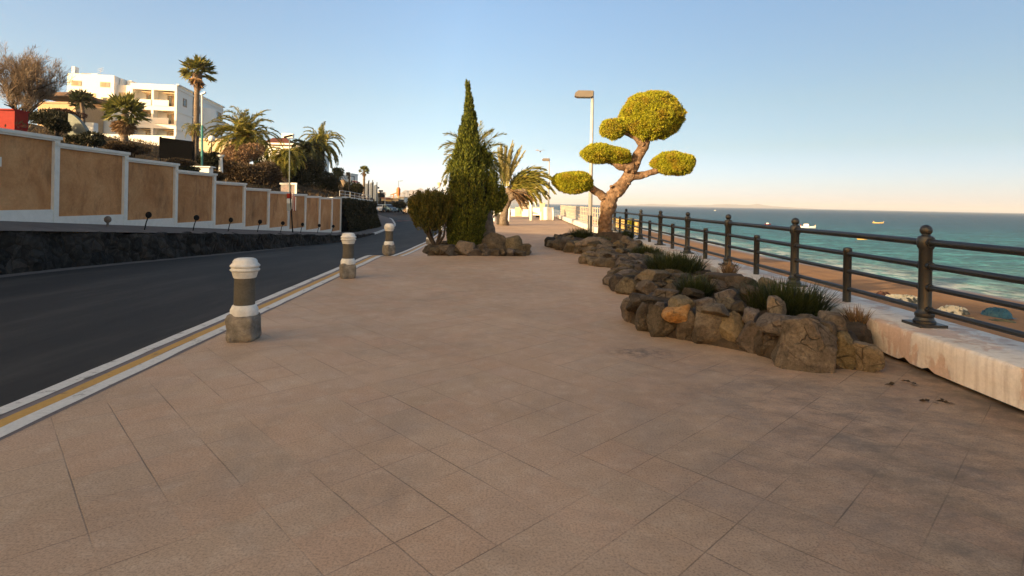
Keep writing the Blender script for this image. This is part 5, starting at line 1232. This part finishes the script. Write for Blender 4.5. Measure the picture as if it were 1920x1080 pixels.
# ------------------------------------------------------------------ far end of the promenade
def far_end():
    D = 50; c = P(1054, 410, D); t = thing('planter_box', 'big white concrete trough on short legs at the end of the promenade', 'planter', (c[0], D, 0))
    a, b = P(1028, 0, D)[0], P(1046.5, 0, D)[0]; k = D/FPX
    build(MB().box((P(1036, 0, D)[0], D, .6), (18*k, .9, 1.15), 0, taper=1.04), 'trough', M_bwhite, t)
    mb = MB()
    for px in (1029, 1045): mb.box((P(px, 0, D)[0], D, .1), (.12, .7, .25), 0)
    build(mb, 'legs', M_pathm, t)
    c = P(1024.5, 0, D); tag(build(MB().box((c[0], D, .72), (.42, .5, 1.5)).box((c[0], D, 1.5), (.5, .58, .1)), 'pillar', M_cream, None, (c[0], D, 0)), 'cream stone pillar left of the white trough', 'pillar')
    c = P(1013, 0, D); t = thing('bench', 'white bench with solid arms left of the cream pillar', 'bench', (c[0], D, 0))
    build(MB().box((c[0], D, .48), (.8, .6, .12)), 'seat', M_bwhite, t); build(MB().box((c[0], D+.28, .8), (.8, .1, .6)), 'backrest', M_bwhite, t)
    for s in (-1, 1): build(MB().box((c[0]+s*.43, D, .38), (.1, .62, .76)), 'armrest', M_bwhite, t)
    D = 78; c = P(985, 390, D); t = thing('pavilion', 'small beach pavilion with a pale pyramid roof and orange balustrade', 'pavilion', (c[0], D, 0)); k = D/FPX
    z0, z1 = P(985, 391, D)[2], P(985, 378, D)[2]
    build(MB().box((c[0], D, (z0+z1)/2), (32*k, 32*k, z1-z0), 0, taper=.05), 'roof', plain('pale_roof_tiles', (.62, .50, .33), .8), t)
    build(MB().box((c[0], D, z0-.35), (28*k, 28*k, .7)), 'balustrade', plain('orange_balustrade', (.45, .17, .06), .7), t)
    mb = MB()
    for sx in (-1, 1):
        for sy in (-1, 1): mb.box((c[0]+sx*13*k, D+sy*13*k, z0/2), (.2, .2, z0))
    build(mb, 'columns', M_cream, t); build(MB().box((c[0], D, .15), (29*k, 29*k, .6)), 'base', M_cream, t)
    D = 62; p, q = P(958, 408, D), P(991, 408, D)
    tag(build(MB().box(((p[0]+q[0])/2, D, .35), (q[0]-p[0], .35, .8)).box(((p[0]+q[0])/2, D, .78), (q[0]-p[0]+.1, .45, .08)), 'low_wall', M_bwhite, None, (p[0], D, 0)), 'low white wall across the end of the promenade before the pavilion', 'wall')
    p = P(972, 404, 60); tag(build(MB().box((p[0], 60, .55), (.75, .5, 1.0)).box((p[0], 59.72, .6), (.45, .06, .5)), 'utility_box', M_cream, None, (p[0], 60, 0)), 'small cream cabinet in front of the low white wall', 'cabinet')
    p = P(936, 422, 37.5); t = thing('litter_bin', 'grey square litter bin left of the far palm trunk', 'bin', (p[0], 37.5, 0))
    build(MB().box((p[0], 37.5, .36), (.34, .34, .72), .2, taper=1.06), 'bin', M_rust, t); build(MB().box((p[0], 37.5, .75), (.40, .40, .06), .2), 'lid', M_bwhite, t)
    p = P(941, 400, 44); t = thing('hoop_rack', 'white hooped metal frame behind the far palm trunk', 'frame', (p[0], 44, 0))
    mb = MB()
    for px in (940, 957): x = P(px, 0, 44)[0]; mb.tube([(x-.22, 44, 0), (x-.25, 44, 1.2), (x, 44, 1.75), (x+.25, 44, 1.2), (x+.2, 44, 0)], .07, 6)
    build(mb, 'hoops', M_bwhite, t)
    p = P(1019, 404, 57); tag(build(MB().box((p[0], 57, .5), (1.6, .4, .9)).box((p[0], 57, 1.0), (1.7, .5, .1)), 'dark_counter', M_dark, None, (p[0], 57, 0)), 'dark low counter behind the white bench', 'counter')
    p = P(1156, 415, 32); tag(build(MB().box((p[0]+.75, 33, -1.3), (1.0, 3, 3.8)).box((p[0]+.75, 33, .62), (1.15, 3.2, .1)), 'beach_hut', plain('yellow_wall', (.55, .38, .14), .8), None, (p[0]+1.2, 33, -2)), 'yellow hut wall below the railing behind the topiary trunk', 'hut')
    # bird
    c = P(1013, 284, 40); t = thing('bird', 'small bird gliding above the far palm', 'bird', c)
    v, f = ICO3; mesh_obj('body', c+v*np.array([.06, .22, .06]), f, plain('bird_grey', (.18, .16, .16), .7), t, smooth=True)
    mb = MB()
    for s in (-1, 1): mb.add([c+np.array(q) for q in ((s*.03, .08, .02), (s*.2, .05, .12), (s*.36, -.03, .07), (s*.2, -.07, .115), (s*.03, -.09, .02), (s*.03, .08, .04), (s*.2, .05, .135), (s*.36, -.03, .08), (s*.2, -.07, .13), (s*.03, -.09, .035))], [(0, 1, 2, 3, 4), (9, 8, 7, 6, 5), (0, 1, 6, 5), (1, 2, 7, 6), (2, 3, 8, 7), (3, 4, 9, 8), (4, 0, 5, 9)])
    build(mb, 'wings', plain('wing_grey', (.24, .2, .2), .7), t)
far_end()

# ------------------------------------------------------------------ town at the bend
def car(lab, loc, rz, m):
    t = thing('parked_car', lab, 'car', (0, 0, 0), 'cars parked at the bend')
    prof = [(-2.0, .28), (-2.05, .55), (-1.95, .85), (-1.75, .95), (-1.2, 1.38), (-.4, 1.46), (.45, 1.40), (1.05, .98), (1.8, .86), (2.05, .70), (2.08, .30)]
    build(MB().extr(prof, (0, -.82, 0), (1, 0, 0), (0, 0, 1), (0, 1.64, 0)), 'body', m, t)
    gl = [(-1.62, .97), (-1.16, 1.32), (-.4, 1.40), (.40, 1.34), (.92, .99)]
    build(MB().extr(gl, (0, -.835, 0), (1, 0, 0), (0, 0, 1), (0, 1.67, 0)), 'side_windows', M_glass, t)
    build(MB().add([(.50, -.72, 1.385), (.50, .72, 1.385), (1.06, .74, .995), (1.06, -.74, .995), (.53, -.72, 1.41), (.53, .72, 1.41), (1.09, .74, 1.02), (1.09, -.74, 1.02)], [(0, 1, 2, 3), (7, 6, 5, 4), (0, 1, 5, 4), (1, 2, 6, 5), (2, 3, 7, 6), (3, 0, 4, 7)]), 'windscreen', M_glass, t)
    for sx in (-1.25, 1.3):
        for sy in (-.78, .78): build(MB().tube([(sx, sy-.1, .31), (sx, sy+.1, .31)], .31, 16), 'wheel', M_dark, t, smooth=True, sharp=40)
    for sy in (-.6, .6): build(MB().box((2.07, sy, .64), (.06, .32, .15)), 'headlight', M_bwhite, t)
    t.location = loc; t.rotation_euler = (0, 0, rz); return t
def town():
    for px, py, D, rz, m, lab in ((710, 397, 104, -1.45, M_bwhite, 'white parked car, leftmost of the three at the bend'), (727, 397.5, 104, -.7, plain('grey_blue_paint', (.06, .10, .13), .3), 'grey blue parked car in the middle of the three at the bend'), (740, 396, 106, -.35, plain('turquoise_paint', (.03, .22, .22), .3), 'turquoise parked car, rightmost of the three at the bend')):
        c = P(px, py, D); car(lab, (c[0], D, float(road_z(D))+.05), rz, m)
    t = thing('parked_van', 'white van half hidden by the shrub at the bend', 'van', (0, 0, 0)); c = P(768, 392, 96)
    build(MB().extr([(-2.2, .35), (-2.2, 2.0), (.9, 2.05), (1.6, 1.3), (2.3, 1.05), (2.35, .35)], (0, -.9, 0), (1, 0, 0), (0, 0, 1), (0, 1.8, 0)), 'body', M_bwhite, t)
    build(MB().extr([(.1, 1.25), (.1, 1.85), (.8, 1.85), (1.35, 1.25)], (0, -.915, 0), (1, 0, 0), (0, 0, 1), (0, 1.83, 0)), 'side_windows', M_glass, t)
    for sx in (-1.4, 1.5):
        for sy in (-.82, .82): build(MB().tube([(sx, sy-.1, .33), (sx, sy+.1, .33)], .33, 14), 'wheel', M_dark, t)
    t.location = (c[0], 96, float(road_z(96))); t.rotation_euler = (0, 0, -1.2)
    # tan dome and white houses
    c = P(642, 352, 72); v, f = ICO4; k = 72/FPX
    tag(mesh_obj('dome', c+v*np.array([13*k, 10*k, 15*k])*(1+.03*fbm(v*2, 3))[:, None], f, rough_mat('tan_render', (.24, .17, .10), (.32, .23, .14), 2), None, c, smooth=True), 'rounded tan dome above the ivy wall', 'dome')
    for (px, py, w_, h, D, lab) in ((633, 335, 10, 16, 92, 'narrow white house left of the floodlight mast'), (645, 336, 9, 12, 94, 'white arched house just right of the narrow one'), (660, 334, 9, 14, 96, 'white house under the floodlight mast arm')):
        c = P(px, py, D); k = D/FPX; t = thing('far_house', lab, 'house', c, 'white houses on the far slope'); build(MB().box(c-np.array([0, 0, 1.5]), (w_*k, 4, h*k+3)), 'wall', M_bwhite, t)
        build(MB().box(c+np.array([0, 0, h*k/2+.05]), (w_*k+.2, 4.2, .12)), 'roof', M_bwhite, t); build(MB().box(c+np.array([0, -2.02, 0]), (w_*k*.3, .06, h*k*.35)), 'window', M_glass, t)
    c = P(668, 341, 78); t = thing('awning', 'red and white awning on the slope before the silos', 'awning', c); k = 78/FPX
    build(MB().box(c, (9*k, 1.5, .12), 0, 0, 1, .2), 'red_cloth', M_red, t); build(MB().box(c+np.array([0, -.3, .14]), (6*k, .8, .1), 0, 0, 1, .2), 'white_stripe', M_bwhite, t)
    build(MB().tube([c-np.array([.2, 0, 0]), c-np.array([.2, 0, 2.5])], .05, 5), 'pole', M_dark, t)
    for i, (px, w_, y0, y1, lab) in enumerate(((687, 9, 348, 378, 'leftmost pale grey silo beyond the slim fan palm'), (696, 7, 346, 380, 'middle pale grey silo, tallest of the three'), (704, 7, 350, 384, 'rightmost pale grey silo'))):
        D = 112; a, b = P(px, y1, D), P(px, y0, D); k = D/FPX; t = thing('silo', lab, 'silo', (a[0], D, a[2]-1), 'silos beyond the bend')
        build(MB().lathe([(w_*k/2, 0), (w_*k/2, b[2]-a[2]+1), (w_*k*.3, b[2]-a[2]+1.4)], (a[0], D, a[2]-1), 16), 'tank', M_bwhite, t, smooth=True, sharp=40)
        mb = MB()
        for s in (-1, 1): mb.tube([(a[0]+s*w_*k*.5, D-.6, a[2]-1), (a[0]+s*w_*k*.5, D-.6, b[2]+.9)], .09, 5)
        build(mb, 'ladder', M_rust, t)
    p, q = P(682, 372, 98), P(702, 380, 98)
    tag(build(MB().box(((p[0]+q[0])/2, 98, q[2]-.3), (q[0]-p[0], 3, 2.4), 0, 0, .55), 'shed', M_pathm, None, ((p[0]+q[0])/2, 98, -1)), 'grey sloping shed roof below the silos', 'shed')
    for (px, y0, y1, lab) in ((707, 352, 384, 'thin dark mast right of the silos'), (714, 358, 386, 'short dark pole, right of the silos')):
        D = 118; a, b = P(px, y1, D), P(px, y0, D); t = thing('pole', lab, 'pole', a); build(MB().tube([a-np.array([0, 0, 1]), b], .12, 6), 'pole', M_dark, t); build(MB().box(b, (.9, .3, .35)), 'lamp_head', M_dark, t)
    for (px, w_, y0, y1, m, lab) in ((712, 8, 362, 386, M_dark, 'dark scaffold frame house right of the silos'), (723, 8, 372, 388, M_cream, 'small ochre house at the road end'), (733, 15, 374, 388, plain('yellow_render', (.62, .42, .16), .8), 'long yellow house at the end of the road'), (746, 16, 373, 388, M_cream, 'cream house under the orange tower'), (757, 10, 371, 385, M_bwhite, 'white house right of the orange tower')):
        D = 128; a, b = P(px, y1, D), P(px, y0, D); k = D/FPX; t = thing('far_house', lab, 'house', (a[0], D, a[2]-1), 'houses at the end of the road')
        build(MB().box((a[0], D, (a[2]+b[2])/2-.5), (w_*k, 5, b[2]-a[2]+1)), 'wall', m, t); build(MB().box((a[0], D, b[2]+.1), (w_*k+.3, 5.3, .22)), 'roof', plain('terracotta', (.30, .12, .06), .8) if px in (733, 723) else M_cream, t)
        for s in (-.25, .2): build(MB().box((a[0]+s*w_*k, D-2.53, (a[2]+b[2])/2), (.8, .08, .9)), 'window', M_glass, t)
    D = 140; a, b = P(747, 386, D), P(747, 358, D); k = D/FPX; t = thing('tower', 'slim cream tower with an orange top room and a thin mast', 'tower', a)
    build(MB().lathe([(2.2*k, -1), (1.9*k, b[2]-a[2])], tuple(a), 12), 'shaft', plain('tower_yellow', (.60, .38, .14), .8), t, smooth=True, sharp=40)
    build(MB().lathe([(1.6*k, -1.4), (3.9*k, -.8), (3.9*k, .5), (3.0*k, .6), (2.8*k, .9)], tuple(b), 12), 'top_room', plain('tower_orange', (.50, .16, .05), .7), t, smooth=True, sharp=30)
    build(MB().tube([b+np.array([0, 0, .8]), b+np.array([0, 0, 2.6])], .05, 5).tube([b+np.array([.2, 0, 2.5]), b+np.array([1.1, 0, 2.6])], .05, 5), 'mast', M_dark, t)
    c = P(738, 366, 150); t = thing('crane', 'small orange jib crane left of the tower', 'crane', c); k = 150/FPX
    build(MB().tube([c+np.array([0, 0, -3.5]), c+np.array([0, 0, .2])], .15, 5), 'mast', plain('crane_orange', (.5, .2, .07), .6), t); build(MB().tube([c+np.array([-.9, 0, 0]), c+np.array([1.5, 0, .9])], .16, 5), 'jib', plain('crane_orange', (.5, .2, .07), .6), t)
    for (px, y0, lab) in ((722, 364, 'thin grey pole before the mountains'), (765, 358, 'grey pole just left of the shrub top'), (758, 362, 'thin grey pole right of the orange tower')):
        D = 110; a, b = P(px, 392, D), P(px, y0, D); tag(build(MB().tube([a-np.array([0, 0, .6]), b], .07, 6).box(b, (.5, .2, .12)), 'pole', M_galv, None, a), lab, 'pole')
town()

# ------------------------------------------------------------------ boats and heaps on the beach
def boat(lab, px, py, L, rz, mh, cabin=None, group='boats on the sea', mast=True):
    L *= .74; c = G(px, py, -4.5); t = thing('boat', lab, 'boat', (0, 0, 0), group); k = np.linspace(-1, 1, 15); rows = []
    for s in k:
        w_ = L*.15*(1-max(0, s)**2.4)*(.9 if s < 0 else 1); sh = .10*L*(.75+.5*s*s)
        rows.append([(s*L/2, -w_, sh), (s*L/2*.96, -w_*.7, -.02*L), (s*L/2*.94, 0, -.06*L), (s*L/2*.96, w_*.7, -.02*L), (s*L/2, w_, sh), (s*L/2*.97, w_*.8, sh*.8), (s*L/2*.97, -w_*.8, sh*.8), (s*L/2, -w_, sh)])
    build(MB().grid(np.array(rows)), 'hull', mh, t, smooth=True, sharp=40)
    if cabin: build(MB().box((-.08*L, 0, .17*L), (.28*L, .2*L, .16*L), 0, taper=.85), 'cabin', cabin, t)
    if mast: build(MB().tube([(-.42*L, 0, .08*L), (-.42*L, 0, .22*L)], .02*L, 6), 'stern_post', M_red if cabin else M_cream, t); build(MB().tube([(.44*L, 0, .1*L), (.49*L, 0, .2*L)], .02*L, 5), 'stem_post', M_cream, t)
    t.location = (c[0], c[1], -4.5); t.rotation_euler = (0, 0, rz)
def beach_things():
    my = plain('boat_yellow', (.62, .42, .14), .5)
    boat('white fishing boat with a small cabin and red stern post', 1514, 427, 6.5, -.15, M_bwhite, M_bwhite)
    boat('pale yellow hull moored beside the white fishing boat', 1540, 438, 5.0, -.2, my, None, mast=False)
    boat('yellow rowing boat with raised ends, farthest out on the sea', 1647, 418.5, 6.2, -.1, my)
    boat('tiny pale dinghy just under the top rail', 1617, 449, 2.6, -.1, my, None, mast=False)
    boat('small red and white boat by the second ball post', 1440, 421, 3.2, .2, M_red, M_bwhite, mast=False)
    boat('tiny white boat far out towards the horizon', 1341, 395, 5.5, .2, M_bwhite, M_bwhite, mast=False)
    def heap(lab, px, py, W, D_, H, seed, mats, name='tarpaulin_heap', rz=0.0, cat='heap'):
        c = G(px, py, -3.9); n = 60; u = np.linspace(-1, 1, n); X, Y = np.meshgrid(u, u); r2 = X*X+Y*Y
        q = np.stack([X*2.2+seed, Y*2.2, 0*X], -1); z = .85*H*np.clip(1-r2**1.5, 0, 1)**.7*(.55+.45*(1-np.abs(fbm(q*1.3, seed, 2))))+.10*H*(1-np.abs(vnoise(q*2.5, seed+2)))*(r2 < .9)-.06
        ca, sa = math.cos(rz), math.sin(rz); Xr, Yr = X*W*ca-Y*D_*sa, X*W*sa+Y*D_*ca
        return tag(build(MB().grid(np.stack([c[0]+Xr, c[1]+Yr, -3.85-.0*X+z], -1)), name, mats, None, (c[0], c[1], -3.9), smooth=True), lab, cat)
    mt = NT('spotted_canvas'); o = mt.obj(); f = mt.ramp(mt.noise(o, 2.0, 3, .6), [(.48, (.50, .46, .35)), (.58, (.05, .055, .045))]); mt.fin(mt.pr(col=f, rough=.85, nor=mt.bump(mt.noise(o, 3, 4), .6, .1)))
    mg = rough_mat('dark_red_net', (.03, .02, .018), (.10, .04, .028), 4, .9, .9, 12, .08); mb_ = rough_mat('blue_tarpaulin', (.012, .05, .09), (.03, .11, .16), 2, .6, .5, 5, .05); mgn = rough_mat('olive_tarpaulin', (.05, .055, .03), (.12, .11, .06), 2, .7, .5, 5, .05); my2 = rough_mat('straw_canvas', (.28, .22, .10), (.42, .33, .17), 2, .8, .5, 5, .05)
    heap('long heap of pale canvas with dark patches on the sand', 1690, 570, 1.35, .7, .62, 3, mt.m, rz=-.2)
    heap('dark red net pile at the left end of the long canvas heap', 1656, 559, .45, .45, .5, 5, mg, 'net_heap')
    heap('second pale spotted canvas heap, right of the tall near post', 1786, 592, .85, .55, .62, 8, mt.m)
    heap('straw coloured sheet lying by the second canvas heap', 1808, 602, .6, .4, .28, 9, my2)
    heap('dark net left of the second canvas heap', 1763, 590, .45, .35, .25, 10, mgn, 'net_heap')
    heap('blue tarpaulin heap near the right edge of the beach', 1868, 594, .75, .45, .55, 12, mb_)
    heap('olive cloth under the blue tarpaulin', 1876, 605, .75, .35, .22, 13, mgn)
    # dark leaves lying on the paving
    g = np.random.default_rng(9)
    for (px, py, lab) in ((1708, 720, 'curled dark leaf on the paving, nearest the sea wall'), (1668, 722, 'small dark leaf left of the curled one'), (1738, 756, 'flat dark leaf on a tile joint'), (1770, 756, 'dark leaf rightmost of the four on the paving')):
        c = G(px, py); v = leaves(np.array([[c[0], c[1], .012]]*5)+.015*g.normal(size=(5, 3))*np.array([1, 1, .15]), g.normal(size=(5, 3))*np.array([1, 1, .15]), .055, .03, g)
        v[:, 2] = np.maximum(v[:, 2], .006); tag(mesh_obj('leaf', v, quads(v), M_soil, None, c), lab, 'leaf')
beach_things()

# ------------------------------------------------------------------ sea air
def haze():
    t = NT('sea_air'); v = t.n('VolumePrincipled', {'Color': (.92, .95, .98), 'Density': 1.3e-4, 'Anisotropy': .2})
    t.t.links.new(v.outputs[0], t.out.inputs[1])
    o = build(MB().box((0, 11000, 55), (46000, 23000, 150)), 'haze', t.m); tag(o, 'thin pale haze over the sea and the far coast', 'haze', kind='stuff')
haze()
